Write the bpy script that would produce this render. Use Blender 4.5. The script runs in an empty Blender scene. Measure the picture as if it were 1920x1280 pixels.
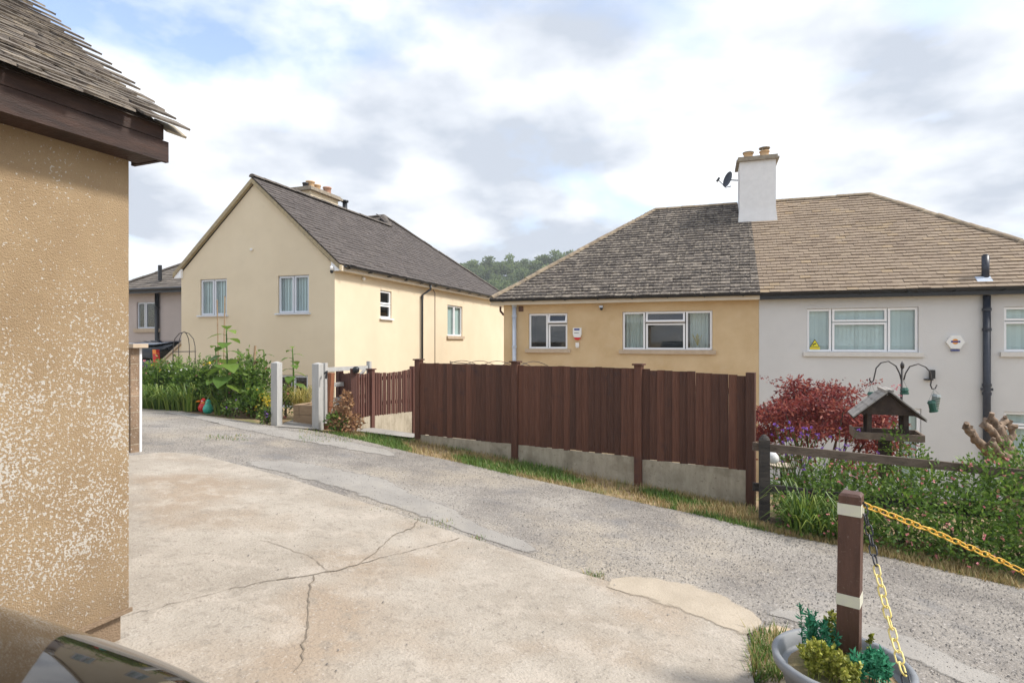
import bpy, math, random
import numpy as np
from mathutils import Matrix, Vector
random.seed(7); rng = np.random.default_rng(7)
R = math.radians
# ------------------------------------------------------------------ camera, sky, sun, exposure
scn = bpy.context.scene
TH = R(18.7); CT, ST = math.cos(TH), math.sin(TH); F = 1067.0
cam = bpy.data.cameras.new('camera'); cam.lens = 20.0; cam.sensor_width = 36.0
cam.clip_start = 0.05; cam.clip_end = 3000
camo = bpy.data.objects.new('camera', cam); scn.collection.objects.link(camo)
camo.location = (0, 0, 0); camo.rotation_euler = (R(90), 0, TH); scn.camera = camo
scn.view_settings.view_transform = 'Standard'; scn.view_settings.look = 'None'
scn.view_settings.exposure = 0.98; scn.view_settings.gamma = 1.0
SUN_AZ = Vector((0.80, 0.12)).normalized(); SUN_EL = R(48)
world = bpy.data.worlds.new('World'); scn.world = world; world.use_nodes = True
def build_world():
    nt = world.node_tree; nt.nodes.clear(); N = nt.nodes.new; L = nt.links.new
    out = N('ShaderNodeOutputWorld'); bg = N('ShaderNodeBackground'); bg.inputs[1].default_value = 0.11
    sky = N('ShaderNodeTexSky'); sky.sky_type = 'NISHITA'; sky.sun_disc = False
    sky.sun_elevation = SUN_EL; sky.sun_rotation = math.atan2(SUN_AZ.x, SUN_AZ.y)
    sky.air_density = 1.0; sky.dust_density = 1.5
    tc = N('ShaderNodeTexCoord'); sep = N('ShaderNodeSeparateXYZ'); L(tc.outputs['Generated'], sep.inputs[0])
    zz = N('ShaderNodeMath'); zz.operation = 'MAXIMUM'; L(sep.outputs[2], zz.inputs[0]); zz.inputs[1].default_value = 0.0
    za = N('ShaderNodeMath'); za.operation = 'ADD'; L(zz.outputs[0], za.inputs[0]); za.inputs[1].default_value = 0.22
    dx = N('ShaderNodeMath'); dx.operation = 'DIVIDE'; L(sep.outputs[0], dx.inputs[0]); L(za.outputs[0], dx.inputs[1])
    dy = N('ShaderNodeMath'); dy.operation = 'DIVIDE'; L(sep.outputs[1], dy.inputs[0]); L(za.outputs[0], dy.inputs[1])
    cb = N('ShaderNodeCombineXYZ'); L(dx.outputs[0], cb.inputs[0]); L(dy.outputs[0], cb.inputs[1]); cb.inputs[2].default_value = 2.2
    n1 = N('ShaderNodeTexNoise'); n1.inputs['Scale'].default_value = 1.15; n1.inputs['Detail'].default_value = 9
    n1.inputs['Roughness'].default_value = 0.56; n1.inputs['Distortion'].default_value = 0.25; L(cb.outputs[0], n1.inputs['Vector'])
    r1 = N('ShaderNodeValToRGB'); r1.color_ramp.elements[0].position = 0.36; r1.color_ramp.elements[1].position = 0.50
    r1.color_ramp.elements[0].color = (0, 0, 0, 1); r1.color_ramp.elements[1].color = (1, 1, 1, 1); L(n1.outputs[0], r1.inputs[0])
    cb2 = N('ShaderNodeVectorMath'); cb2.operation = 'ADD'; L(cb.outputs[0], cb2.inputs[0]); cb2.inputs[1].default_value = (4.3, 1.7, 2)
    n2 = N('ShaderNodeTexNoise'); n2.inputs['Scale'].default_value = 1.5; n2.inputs['Detail'].default_value = 7
    n2.inputs['Roughness'].default_value = 0.52; L(cb2.outputs[0], n2.inputs['Vector'])
    r2 = N('ShaderNodeValToRGB'); e = r2.color_ramp.elements
    e[0].position = 0.39; e[0].color = (3.1, 3.4, 3.9, 1); e[1].position = 0.60; e[1].color = (6.5, 6.6, 6.7, 1)
    L(n2.outputs[0], r2.inputs[0])
    br = N('ShaderNodeMix'); br.data_type = 'RGBA'; br.blend_type = 'MULTIPLY'; br.inputs[0].default_value = 1
    L(sky.outputs[0], br.inputs[6]); br.inputs[7].default_value = (1.75, 1.6, 1.5, 1)
    mx = N('ShaderNodeMix'); mx.data_type = 'RGBA'; L(r1.outputs[0], mx.inputs[0]); L(br.outputs[2], mx.inputs[6]); L(r2.outputs[0], mx.inputs[7])
    L(mx.outputs[2], bg.inputs[0]); L(bg.outputs[0], out.inputs[0])
build_world()
sun = bpy.data.lights.new('sun', 'SUN'); sun.energy = 2.4; sun.angle = R(9); sun.color = (1, 0.95, 0.88)
suno = bpy.data.objects.new('sun', sun); scn.collection.objects.link(suno)
sdir = Vector((SUN_AZ.x * math.cos(SUN_EL), SUN_AZ.y * math.cos(SUN_EL), math.sin(SUN_EL)))
suno.rotation_euler = sdir.to_track_quat('Z', 'Y').to_euler(); suno.location = (20, 5, 25)

# ------------------------------------------------------------------ pixel helpers (a pixel is a direction; depth comes from ground or wall)
def ray(px, py=640):
    a = (px - 960) / F; b = (640 - py) / F
    return a * CT - ST, a * ST + CT, b
def onY(px, py, Y):
    x, y, z = ray(px, py); k = Y / y; return Vector((x * k, Y, z * k))
def onX(px, py, X):
    x, y, z = ray(px, py); k = X / x; return Vector((X, y * k, z * k))
def atD(px, py, D):
    x, y, z = ray(px, py); return Vector((x * D, y * D, z * D))
def sst(t): t = np.clip(t, 0, 1); return t * t * (3 - 2 * t)
def gz(x, y):
    x = np.asarray(x, float); y = np.asarray(y, float)
    xs = np.where(x > -8, x, -8 + (x + 8) * 0.12); xs = np.clip(xs, -12, 12)
    base = -1.644 - 0.07 * xs - 0.04 * np.clip(y, -8, 13)
    yl = np.interp(x, [-30, -14.2, -13.2, -7.4, -6.6, -4.6, 0.55, 1.0, 30], [60, 60, 11.0, 11.0, 9.0, 8.95, 7.8, 7.5, 8.2])
    ln = np.interp(x, [-14, -7.4, -6.6, 0, 30], [1.5, 1.5, 4.5, 5.0, 5.0])
    zt = np.interp(x, [-14, -8, -6, 30], [-2.9, -2.9, -3.75, -3.75])
    return base + (zt - base) * sst((y - yl) / ln)
def G(px, py):
    x, y, z = ray(px, py); D = 6.0
    for _ in range(60):
        D = D + 0.5 * (float(gz(x * D, y * D)) / z - D)
    return Vector((x * D, y * D, z * D))

# ------------------------------------------------------------------ mesh helpers
col = scn.collection
WM = {}
class MB:
    def __init__(s): s.v = []; s.f = []; s.t = []
    def quad(s, a, b, c, d, tone=0.5):
        n = len(s.v); s.v += [tuple(a), tuple(b), tuple(c), tuple(d)]; s.f.append((n, n+1, n+2, n+3)); s.t.append(tone)
    def poly(s, pts, tone=0.5):
        n = len(s.v); s.v += [tuple(p) for p in pts]; s.f.append(tuple(range(n, n+len(pts)))); s.t.append(tone)
    def obox(s, o, ax, ay, az, tone=0.5):
        o = Vector(o); n = len(s.v)
        for k in range(8):
            p = o + (ax if k & 1 else Vector()) + (ay if k & 2 else Vector()) + (az if k & 4 else Vector())
            s.v.append(tuple(p))
        for q in ((0,2,3,1),(4,5,7,6),(0,1,5,4),(2,6,7,3),(0,4,6,2),(1,3,7,5)):
            s.f.append(tuple(n+i for i in q)); s.t.append(tone)
        return s
    def box(s, x0, x1, y0, y1, z0, z1, tone=0.5):
        return s.obox((x0, y0, z0), Vector((x1-x0,0,0)), Vector((0,y1-y0,0)), Vector((0,0,z1-z0)), tone)
    def bar(s, p0, p1, w, h, up=(0,0,1), tone=0.5):
        p0 = Vector(p0); p1 = Vector(p1); d = p1 - p0; up = Vector(up)
        sd = d.cross(up).normalized() * w; u = sd.cross(d).normalized() * h
        return s.obox(p0 - sd/2 - u/2, sd, d, u, tone)
    def tube(s, pts, r, n=8, tone=0.5, cap=True):
        pts = [Vector(p) for p in pts]; rs = r if hasattr(r, '__len__') else [r]*len(pts); b = len(s.v); pv = None
        for i, p in enumerate(pts):
            d = (pts[min(i+1, len(pts)-1)] - pts[max(i-1, 0)]).normalized()
            if pv is None: pv = d.orthogonal().normalized()
            pv = (pv - d * pv.dot(d)); pv = pv.normalized() if pv.length > 1e-6 else d.orthogonal().normalized(); q = d.cross(pv)
            for k in range(n):
                a = 2*math.pi*k/n; s.v.append(tuple(p + (pv*math.cos(a) + q*math.sin(a)) * rs[i]))
        for i in range(len(pts)-1):
            for k in range(n):
                s.f.append((b+i*n+k, b+i*n+(k+1)%n, b+(i+1)*n+(k+1)%n, b+(i+1)*n+k)); s.t.append(tone)
        if cap:
            s.f.append(tuple(b+k for k in range(n-1, -1, -1))); s.t.append(tone)
            s.f.append(tuple(b+(len(pts)-1)*n+k for k in range(n))); s.t.append(tone)
        return s
    def lathe(s, c, prof, n=16, tone=0.5):
        c = Vector(c); b = len(s.v)
        for r, z in prof:
            for k in range(n):
                a = 2*math.pi*k/n; s.v.append((c.x + r*math.cos(a), c.y + r*math.sin(a), c.z + z))
        for i in range(len(prof)-1):
            for k in range(n):
                s.f.append((b+i*n+k, b+i*n+(k+1)%n, b+(i+1)*n+(k+1)%n, b+(i+1)*n+k)); s.t.append(tone)
        s.f.append(tuple(b+k for k in range(n-1, -1, -1))); s.t.append(tone)
        s.f.append(tuple(b+(len(prof)-1)*n+k for k in range(n))); s.t.append(tone)
        return s
    def prism(s, pts, ex, tone=0.5):
        ex = Vector(ex); a = [Vector(p) for p in pts]; b = [p + ex for p in a]
        s.poly(a[::-1], tone); s.poly(b, tone)
        for i in range(len(a)):
            j = (i+1) % len(a); s.quad(a[i], a[j], b[j], b[i], tone)
        return s
    def mesh(s, name, mat, smooth=False):
        me = bpy.data.meshes.new(name); me.from_pydata(s.v, [], s.f)
        at = me.attributes.new('tone', 'FLOAT', 'FACE'); at.data.foreach_set('value', np.array(s.t, dtype=np.float32))
        if mat: me.materials.append(mat)
        if smooth: me.polygons.foreach_set('use_smooth', [True]*len(me.polygons))
        return me
    def build(s, name, mat, parent=None, smooth=False, label=None, kind=None):
        a = np.array(s.v); lo = a.min(0); hi = a.max(0); c = Vector(((lo[0]+hi[0])/2, (lo[1]+hi[1])/2, lo[2]))
        s.v = [tuple(r) for r in (a - np.array(c))]
        return link(name, s.mesh(name, mat, smooth), c, parent, label=label, kind=kind)
def link(name, me, loc, parent=None, rot=None, label=None, kind=None, scale=None):
    o = bpy.data.objects.new(name, me); col.objects.link(o)
    m = Matrix.Translation(Vector(loc))
    if rot is not None: m = m @ (rot if isinstance(rot, Matrix) else Matrix.Rotation(rot, 4, 'Z'))
    if scale: m = m @ Matrix.Diagonal((*scale, 1))
    o.matrix_basis = m; WM[o] = m
    if parent: o.parent = parent; o.matrix_parent_inverse = WM[parent].inverted()
    if label: o['label'] = label
    if kind: o['kind'] = kind
    return o
def thing(name, label, cat, loc, group=None):
    o = link(name, None, loc); o.empty_display_size = 0.2; o['label'] = label; o['category'] = cat
    if group: o['group'] = group
    return o
def tag(o, label, cat, group=None):
    o['label'] = label; o['category'] = cat
    if group: o['group'] = group
    return o

# ------------------------------------------------------------------ materials
def M(name, c1, c2=None, scale=6, rough=0.85, bump=0.0, bscale=80, tone=None, stretch=None, spots=None, metal=0, coat=0, detail=6, ramp=(0.35, 0.65), spec=0.5, trans=0, rnd=0):
    m = bpy.data.materials.new(name); m.use_nodes = True; nt = m.node_tree; N = nt.nodes.new; L = nt.links.new
    p = nt.nodes['Principled BSDF']; p.inputs['Roughness'].default_value = rough; p.inputs['Metallic'].default_value = metal
    p.inputs['Coat Weight'].default_value = coat; p.inputs['Specular IOR Level'].default_value = spec
    geo = N('ShaderNodeNewGeometry'); vec = geo.outputs['Position']
    if stretch:
        mp = N('ShaderNodeVectorMath'); mp.operation = 'MULTIPLY'; L(vec, mp.inputs[0]); mp.inputs[1].default_value = stretch; vec = mp.outputs[0]
    c = None
    def mixc(fac, a, b):
        x = N('ShaderNodeMix'); x.data_type = 'RGBA'
        if hasattr(fac, 'links'): L(fac, x.inputs[0])
        else: x.inputs[0].default_value = fac
        for i, k in ((6, a), (7, b)):
            if hasattr(k, 'links'): L(k, x.inputs[i])
            else: x.inputs[i].default_value = (*k, 1)
        return x.outputs[2]
    if c2:
        n = N('ShaderNodeTexNoise'); n.inputs['Scale'].default_value = scale; n.inputs['Detail'].default_value = detail; n.inputs['Roughness'].default_value = 0.6; L(vec, n.inputs['Vector'])
        r = N('ShaderNodeMapRange'); r.inputs[1].default_value = ramp[0]; r.inputs[2].default_value = ramp[1]; L(n.outputs[0], r.inputs[0])
        c = mixc(r.outputs[0], c1, c2)
    if tone:                                   # per-piece colour steps: list of colours over the tone attribute
        at = N('ShaderNodeAttribute'); at.attribute_name = 'tone'
        cr = N('ShaderNodeValToRGB'); els = cr.color_ramp.elements
        while len(els) < len(tone): els.new(0.5)
        for i, k in enumerate(tone): els[i].position = i/(len(tone)-1); els[i].color = (*k, 1)
        L(at.outputs['Fac'], cr.inputs[0]); c = cr.outputs[0] if c is None else mixc(0.5, c, cr.outputs[0])
    if spots:
        for (sc, lo, hi, colr, amt) in spots:
            n = N('ShaderNodeTexNoise'); n.inputs['Scale'].default_value = sc; n.inputs['Detail'].default_value = 3; n.inputs['Roughness'].default_value = 0.6
            L(geo.outputs['Position'], n.inputs['Vector'])
            r = N('ShaderNodeMapRange'); r.inputs[1].default_value = lo; r.inputs[2].default_value = hi; r.inputs[4].default_value = amt; L(n.outputs[0], r.inputs[0])
            c = mixc(r.outputs[0], c if c is not None else c1, colr)
    if rnd:
        oi = N('ShaderNodeObjectInfo'); r = N('ShaderNodeMapRange'); r.inputs[3].default_value = 1-rnd; r.inputs[4].default_value = 1+rnd; L(oi.outputs['Random'], r.inputs[0])
        x = N('ShaderNodeVectorMath'); x.operation = 'SCALE'; L(r.outputs[0], x.inputs['Scale'])
        if c is None: x.inputs[0].default_value = c1
        else: L(c, x.inputs[0])
        c = x.outputs[0]
    if c is None: p.inputs['Base Color'].default_value = (*c1, 1)
    else: L(c, p.inputs['Base Color'])
    if bump:
        n = N('ShaderNodeTexNoise'); n.inputs['Scale'].default_value = bscale; n.inputs['Detail'].default_value = 4; L(vec, n.inputs['Vector'])
        b = N('ShaderNodeBump'); b.inputs['Strength'].default_value = bump; b.inputs['Distance'].default_value = 0.02; L(n.outputs[0], b.inputs['Height']); L(b.outputs[0], p.inputs['Normal'])
    if trans:
        o = nt.nodes['Material Output']; tl = N('ShaderNodeBsdfTranslucent'); ms = N('ShaderNodeMixShader'); ms.inputs[0].default_value = trans
        if c is not None: L(c, tl.inputs[0])
        else: tl.inputs[0].default_value = (*c1, 1)
        L(p.outputs[0], ms.inputs[1]); L(tl.outputs[0], ms.inputs[2]); L(ms.outputs[0], o.inputs[0])
    return m
m = {}
m['cream'] = M('cream render', (.69,.585,.42), (.74,.635,.465), 0.7, .9, .2, 110, spots=[(.45,.52,.75,(.62,.53,.39),.5),(5,.58,.78,(.60,.51,.37),.25)])
m['mauve'] = M('mauve render', (.44,.38,.35), (.50,.43,.40), 1, .9, .15, 120)
m['ochre'] = M('ochre roughcast', (.57,.41,.225), (.66,.50,.30), 1.3, .95, .5, 60, spots=[(45,.5,.75,(.66,.50,.30),.5),(2.2,.58,.75,(.64,.50,.32),.6)])
m['white'] = M('white painted render', (.62,.615,.605), (.66,.655,.645), 0.9, .9, .3, 60, spots=[(.5,.52,.75,(.55,.55,.55),.5),(6,.58,.78,(.52,.52,.52),.25)])
m['stone'] = M('stone sill', (.46,.36,.26), (.52,.42,.31), 8, .9, .2, 90)
m['wsill'] = M('painted sill', (.62,.60,.57), (.68,.66,.62), 8, .85)
m['upvc'] = M('white window frame', (.86,.87,.89), None, rough=.35)
m['upvcgrey'] = M('pale grey window frame', (.62,.65,.70), None, rough=.4)
m['black'] = M('black plastic', (.012,.013,.016), None, rough=.35)
m['pipeblack'] = M('black painted iron', (.018,.024,.04), (.03,.035,.05), 10, .4)
m['pipegrey'] = M('blue grey pipe', (.42,.48,.58), (.50,.55,.62), 5, .5)
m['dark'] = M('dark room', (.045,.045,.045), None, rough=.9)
m['fasciacream'] = M('cream fascia', (.62,.54,.42), (.68,.60,.48), 3, .7)
m['blind'] = M('pale vertical blind', (.50,.59,.60), None, rough=.8, rnd=.12)
m['curtain'] = M('white curtain', (.52,.57,.55), None, rough=.9)
m['verge_mortar'] = M('verge mortar', (.42,.34,.20), (.30,.25,.17), 14, .95)
m['tile_ochre'] = M('lichened grey tile', (.05,.042,.038), (.17,.145,.12), 5, .95, .4, 60, tone=[(.032,.027,.025),(.075,.063,.056),(.15,.127,.107),(.34,.29,.235)], spots=[(13,.53,.64,(.40,.345,.275),.7)])
m['tile_white'] = M('tan tile', (.26,.19,.13), (.33,.25,.175), 4, .9, .3, 60, tone=[(.17,.13,.10),(.25,.195,.145),(.29,.23,.17),(.35,.26,.15)])
m['tile_left'] = M('dark grey tile', (.075,.062,.056), (.11,.092,.082), 3, .9, .2, 60, tone=[(.06,.05,.047),(.09,.077,.07),(.13,.11,.10)])
m['tile_mauve'] = M('mottled grey tile', (.11,.095,.08), (.2,.17,.14), 6, .9, .2, 60, tone=[(.06,.05,.045),(.15,.13,.11),(.26,.22,.18)])
m['tile_garage'] = M('weathered garage tile', (.12,.10,.083), (.21,.18,.145), 9, .95, .5, 70, spots=[(16,.53,.65,(.09,.078,.07),.7),(9,.62,.74,(.36,.29,.19),.6)], rnd=.2)
m['ridge'] = M('ridge tile', (.25,.19,.13), (.36,.29,.2), 6, .95, .4, 40, spots=[(9,.55,.68,(.12,.10,.09),.6)], rnd=.15)
m['ridgedark'] = M('dark ridge tile', (.10,.085,.075), (.14,.12,.10), 6, .9)
m['darkwood'] = M('dark stained timber', (.022,.010,.007), (.055,.026,.017), 5, .7, .3, 40, stretch=(1,1,6))
m['garage_wall'] = None
m['pot'] = M('clay chimney pot', (.55,.36,.19), (.60,.42,.25), 9, .9)
m['potred'] = M('red chimney pot', (.42,.22,.15), (.5,.3,.2), 9, .9)
m['cap'] = M('weathered chimney cap', (.22,.19,.15), (.36,.31,.24), 10, .95, .4, 40)
m['fence'] = M('red brown stained board', (.080,.029,.016), (.130,.052,.029), 6, .75, .4, 30, stretch=(16,16,.5), rnd=.33, spots=[(3,.6,.75,(.045,.024,.024),.7)])
m['fence2'] = M('red brown stained lath', (.085,.032,.023), (.13,.055,.04), 3, .75, .3, 30, stretch=(9,9,.7), rnd=.18)
m['gravelboard'] = M('concrete gravel board', (.36,.31,.23), (.48,.42,.32), 4, .95, .5, 60, stretch=(3,3,.6), spots=[(2.5,.5,.68,(.21,.18,.125),.65),(7,.56,.7,(.48,.42,.33),.5),(30,.6,.7,(.16,.14,.10),.5)])
m['conc'] = M('worn concrete', (.33,.285,.23), (.435,.385,.32), 1.3, .95, .5, 60, spots=[(.6,.50,.64,(.31,.22,.14),.6),(4,.52,.66,(.47,.41,.34),.6),(9,.55,.68,(.27,.235,.19),.55),(30,.57,.68,(.22,.185,.15),.55),(42,.60,.70,(.53,.48,.42),.5),(95,.58,.70,(.17,.145,.12),.55)], detail=10)
m['paleconc'] = M('pale new concrete', (.37,.31,.235), (.46,.39,.30), 3, .95, .3, 80, spots=[(40,.58,.7,(.3,.25,.18),.5)])
m['road'] = M('worn gravelly asphalt', (.215,.192,.168), (.36,.325,.28), 1.0, .95, .9, 45, spots=[(.7,.50,.66,(.41,.35,.27),.65),(60,.52,.64,(.10,.094,.088),.55),(26,.56,.67,(.135,.125,.115),.6),(44,.58,.68,(.50,.46,.42),.7),(1.7,.56,.70,(.17,.165,.165),.55)], detail=10, ramp=(.38,.62))
m['patchgrey'] = M('smooth grey road patch', (.27,.25,.225), (.345,.32,.285), 2, .95, .4, 70, spots=[(60,.56,.7,(.17,.165,.16),.5),(1.1,.54,.68,(.38,.345,.29),.5)])
m['sand'] = M('sandy dirt', (.46,.35,.23), (.54,.43,.30), 4, 1, .5, 60, spots=[(40,.55,.7,(.30,.24,.18),.5)])
m['soil'] = M('dry soil and straw', (.27,.185,.10), (.40,.29,.165), 5, 1, .7, 50, spots=[(1.4,.5,.62,(.11,.13,.035),.7),(30,.58,.7,(.14,.10,.06),.6)])
m['crack'] = M('crack', (.16,.13,.10), (.24,.20,.15), 30, 1)
m['greypaint'] = M('pale grey painted timber', (.40,.395,.375), (.47,.465,.445), 4, .6, .15, 40, stretch=(4,4,.6))
m['sleeper'] = M('softwood sleeper', (.30,.20,.12), (.40,.28,.17), 4, .9, .4, 30, stretch=(1,1,6))
m['rustwood'] = M('orange brown post', (.22,.085,.04), (.30,.12,.06), 5, .7, .2, 30, stretch=(5,5,.6))
m['blackwood'] = M('black stained rail', (.022,.019,.017), (.07,.058,.048), 5, .8, .5, 40, stretch=(1,5,5))
m['railtop'] = M('weathered brown rail', (.085,.062,.045), (.18,.135,.10), 5, .9, .5, 40, stretch=(1,6,6))
m['bollard'] = M('brown recycled post', (.075,.034,.022), (.11,.052,.035), 9, .55, .25, 40, stretch=(3,3,.5), spots=[(60,.64,.74,(.3,.24,.2),.5)])
m['tape'] = M('cream reflective tape', (.60,.58,.50), (.66,.66,.50), 20, .5)
m['yellow'] = M('orange yellow plastic', (.72,.38,.03), (.80,.50,.07), 30, rough=.5)
m['paleyellow'] = M('pale yellow plastic', (.72,.56,.14), (.80,.68,.28), 30, rough=.5)
m['chainblack'] = M('black plastic chain', (.02,.022,.03), None, rough=.35)
m['potgrey'] = M('grey plastic planter', (.20,.21,.225), (.25,.26,.27), 6, .55)
m['table'] = M('weathered dark timber', (.035,.022,.017), (.075,.05,.036), 6, .85, .4, 40)
m['tray'] = M('weathered tray timber', (.14,.10,.075), (.22,.165,.12), 7, .9, .4, 40)
m['slate'] = M('grey felt shingle', (.28,.26,.24), (.40,.37,.33), 9, .9, .2, 60)
m['iron'] = M('dark wrought iron', (.03,.028,.028), (.06,.05,.045), 20, .55)
m['green_plastic'] = M('dark green plastic', (.02,.10,.07), None, rough=.4)
m['wire'] = M('grey wire mesh', (.3,.33,.32), None, rough=.4, metal=.5)
m['bark'] = M('pale gnarled bark', (.11,.075,.05), (.33,.24,.17), 14, .95, .9, 25, stretch=(1,1,.35))
m['trunk'] = M('bark', (.10,.075,.05), (.16,.12,.085), 10, .95, .5, 30)
G3 = lambda a, b, c: [a, b, c]
m['leaf'] = M('green leaf', (.05,.10,.02), None, rough=.5, tone=[(.045,.095,.018),(.105,.19,.032),(.22,.31,.065)], trans=.42)
m['fuchsia'] = M('fuchsia leaf', (.05,.10,.02), None, rough=.5, tone=[(.04,.09,.016),(.11,.205,.03),(.24,.34,.06)], trans=.42)
m['maple'] = M('red maple leaf', (.2,.03,.03), None, rough=.55, tone=[(.09,.018,.024),(.28,.055,.05),(.45,.15,.09)], trans=.4)
m['blade'] = M('long grass blade', (.1,.2,.02), None, rough=.5, tone=[(.045,.10,.015),(.13,.22,.03),(.26,.32,.06)], trans=.3)
m['gold'] = M('golden grass', (.4,.32,.08), None, rough=.6, tone=[(.16,.17,.03),(.38,.32,.07),(.55,.44,.15)], trans=.3)
m['verge'] = M('verge grass', (.1,.2,.02), None, rough=.6, tone=[(.07,.15,.02),(.14,.23,.035),(.34,.26,.11),(.46,.34,.17)], trans=.25)
m['dead'] = M('dried leaf', (.3,.15,.07), None, rough=.8, tone=[(.13,.06,.03),(.32,.17,.08),(.45,.27,.14)], trans=.2)
m['conifer'] = M('blue green sprig', (.02,.2,.1), None, rough=.5, tone=[(.02,.14,.07),(.05,.30,.16),(.12,.45,.26)], trans=.35)
m['limeleaf'] = M('lime leaf', (.3,.35,.05), None, rough=.5, tone=[(.17,.20,.03),(.36,.38,.06),(.55,.53,.14)], trans=.25)
m['farleaf'] = M('woodland leaf', (.05,.1,.03), None, rough=.7, tone=[(.10,.14,.07),(.16,.22,.085),(.26,.31,.12)], trans=.5, rnd=.3)
m['purple'] = M('purple petal', (.26,.11,.48), None, rough=.6, trans=.2)
m['pinkp'] = M('pink petal', (.72,.26,.28), None, rough=.6, trans=.2)
m['yellowp'] = M('yellow petal', (.85,.62,.03), None, rough=.6, trans=.2)
m['whitep'] = M('white petal', (.8,.8,.76), None, rough=.6, trans=.2)
m['redp'] = M('dark red petal', (.32,.02,.04), None, rough=.6, trans=.2)
m['red'] = M('red plastic', (.65,.02,.02), None, rough=.3)
m['teal'] = M('teal glazed', (.05,.42,.30), None, rough=.3)
m['orange'] = M('orange plastic', (.85,.25,.02), None, rough=.3)
m['carpaint'] = M('dark glossy car paint', (.014,.011,.009), None, rough=.05, spec=.42)
m['carblue'] = M('dark blue car paint', (.012,.018,.035), None, rough=.1, coat=1.0)
m['tyre'] = M('tyre rubber', (.02,.02,.02), None, rough=.85)
m['alloy'] = M('alloy wheel', (.5,.5,.52), None, rough=.3, metal=1)
m['carglass'] = M('dark car glass', (.01,.012,.013), None, rough=.03)
m['chrome'] = M('chrome', (.8,.8,.8), None, rough=.1, metal=1)
m['white_plastic'] = M('white plastic', (.8,.8,.78), None, rough=.4)
m['blue'] = M('blue print', (.015,.04,.25), None, rough=.4)
m['lamporange'] = M('orange print', (.75,.30,.03), None, rough=.4)
m['signyellow'] = M('yellow sign', (.80,.72,.02), None, rough=.4)
m['brickvent'] = M('brown vent', (.13,.07,.05), None, rough=.8)
m['hill'] = M('wooded hill floor', (.05,.085,.03), (.08,.12,.045), .1, 1)
m['cable'] = M('brown cable', (.12,.07,.05), None, rough=.6)
m['blockwall'] = M('brown block', (.20,.135,.085), (.30,.21,.14), 6, .95, .6, 40, spots=[(40,.6,.68,(.6,.56,.5),.8)], rnd=.15)
m['whitewash'] = M('whitewash', (.74,.74,.74), (.8,.8,.8), 6, .9)
m['mullion'] = m['upvc']
def glass():
    g = bpy.data.materials.new('window glass'); g.use_nodes = True; nt = g.node_tree; nt.nodes.clear(); N = nt.nodes.new; L = nt.links.new
    o = N('ShaderNodeOutputMaterial'); t = N('ShaderNodeBsdfTransparent'); t.inputs[0].default_value = (.90,.96,.95,1)
    gl = N('ShaderNodeBsdfGlossy'); gl.inputs['Roughness'].default_value = .02; lw = N('ShaderNodeLayerWeight'); lw.inputs[0].default_value = .5; pw = N('ShaderNodeMath'); pw.operation = 'POWER'; L(lw.outputs['Facing'], pw.inputs[0]); pw.inputs[1].default_value = 4; fr = N('ShaderNodeMath'); fr.operation = 'MULTIPLY_ADD'; L(pw.outputs[0], fr.inputs[0]); fr.inputs[1].default_value = .85; fr.inputs[2].default_value = .10
    x = N('ShaderNodeMixShader'); L(fr.outputs[0], x.inputs[0]); L(t.outputs[0], x.inputs[1]); L(gl.outputs[0], x.inputs[2]); L(x.outputs[0], o.inputs[0]); return g
m['glass'] = glass()
def garage_mat():                      # ochre roughcast with pale lichen flakes that gather on the lower wall
    g = M('garage roughcast', (.315,.22,.125), (.40,.29,.17), 2.0, .95, .6, 170)
    nt = g.node_tree; N = nt.nodes.new; L = nt.links.new; p = nt.nodes['Principled BSDF']; src = p.inputs['Base Color'].links[0].from_socket
    geo = N('ShaderNodeNewGeometry')
    def noise(sc, d=3):
        n = N('ShaderNodeTexNoise'); n.inputs['Scale'].default_value = sc; n.inputs['Detail'].default_value = d; L(geo.outputs['Position'], n.inputs['Vector']); return n.outputs[0]
    def rng_(i, a, b, c=0, d=1):
        r = N('ShaderNodeMapRange'); L(i, r.inputs[0])
        for k, v in zip((1,2,3,4), (a,b,c,d)): r.inputs[k].default_value = v
        return r.outputs[0]
    def math_(op, a, b):
        q = N('ShaderNodeMath'); q.operation = op
        for i, k in enumerate((a, b)):
            if hasattr(k, 'links'): L(k, q.inputs[i])
            else: q.inputs[i].default_value = k
        return q.outputs[0]
    sp = N('ShaderNodeSeparateXYZ'); L(geo.outputs['Position'], sp.inputs[0]); z = sp.outputs[2]
    up = rng_(z, .50, -.25, 0, 1); dn = rng_(z, -1.45, -.75, .1, 1)
    den = math_('MULTIPLY', up, dn); den = math_('ADD', math_('MULTIPLY', den, .15), math_('MULTIPLY', math_('SUBTRACT', noise(2.6, 3), .5), .34))
    fl = math_('ADD', noise(85, 4), den); mask = rng_(fl, .665, .70)
    x = N('ShaderNodeMix'); x.data_type = 'RGBA'; L(mask, x.inputs[0]); L(src, x.inputs[6]); x.inputs[7].default_value = (.55,.51,.45,1)
    damp = math_('MULTIPLY', rng_(z, -.9, -1.4), rng_(noise(3, 4), .35, .6, .3, 1))      # rising damp stain
    y = N('ShaderNodeMix'); y.data_type = 'RGBA'; L(math_('MULTIPLY', damp, .75), y.inputs[0]); L(x.outputs[2], y.inputs[6]); y.inputs[7].default_value = (.17,.125,.085,1)
    L(y.outputs[2], p.inputs['Base Color']); return g
m['garage_wall'] = garage_mat()
m['plinth'] = M('dark damp plinth', (.20,.14,.09), (.28,.20,.13), 5, .95, .6, 100)

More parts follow.
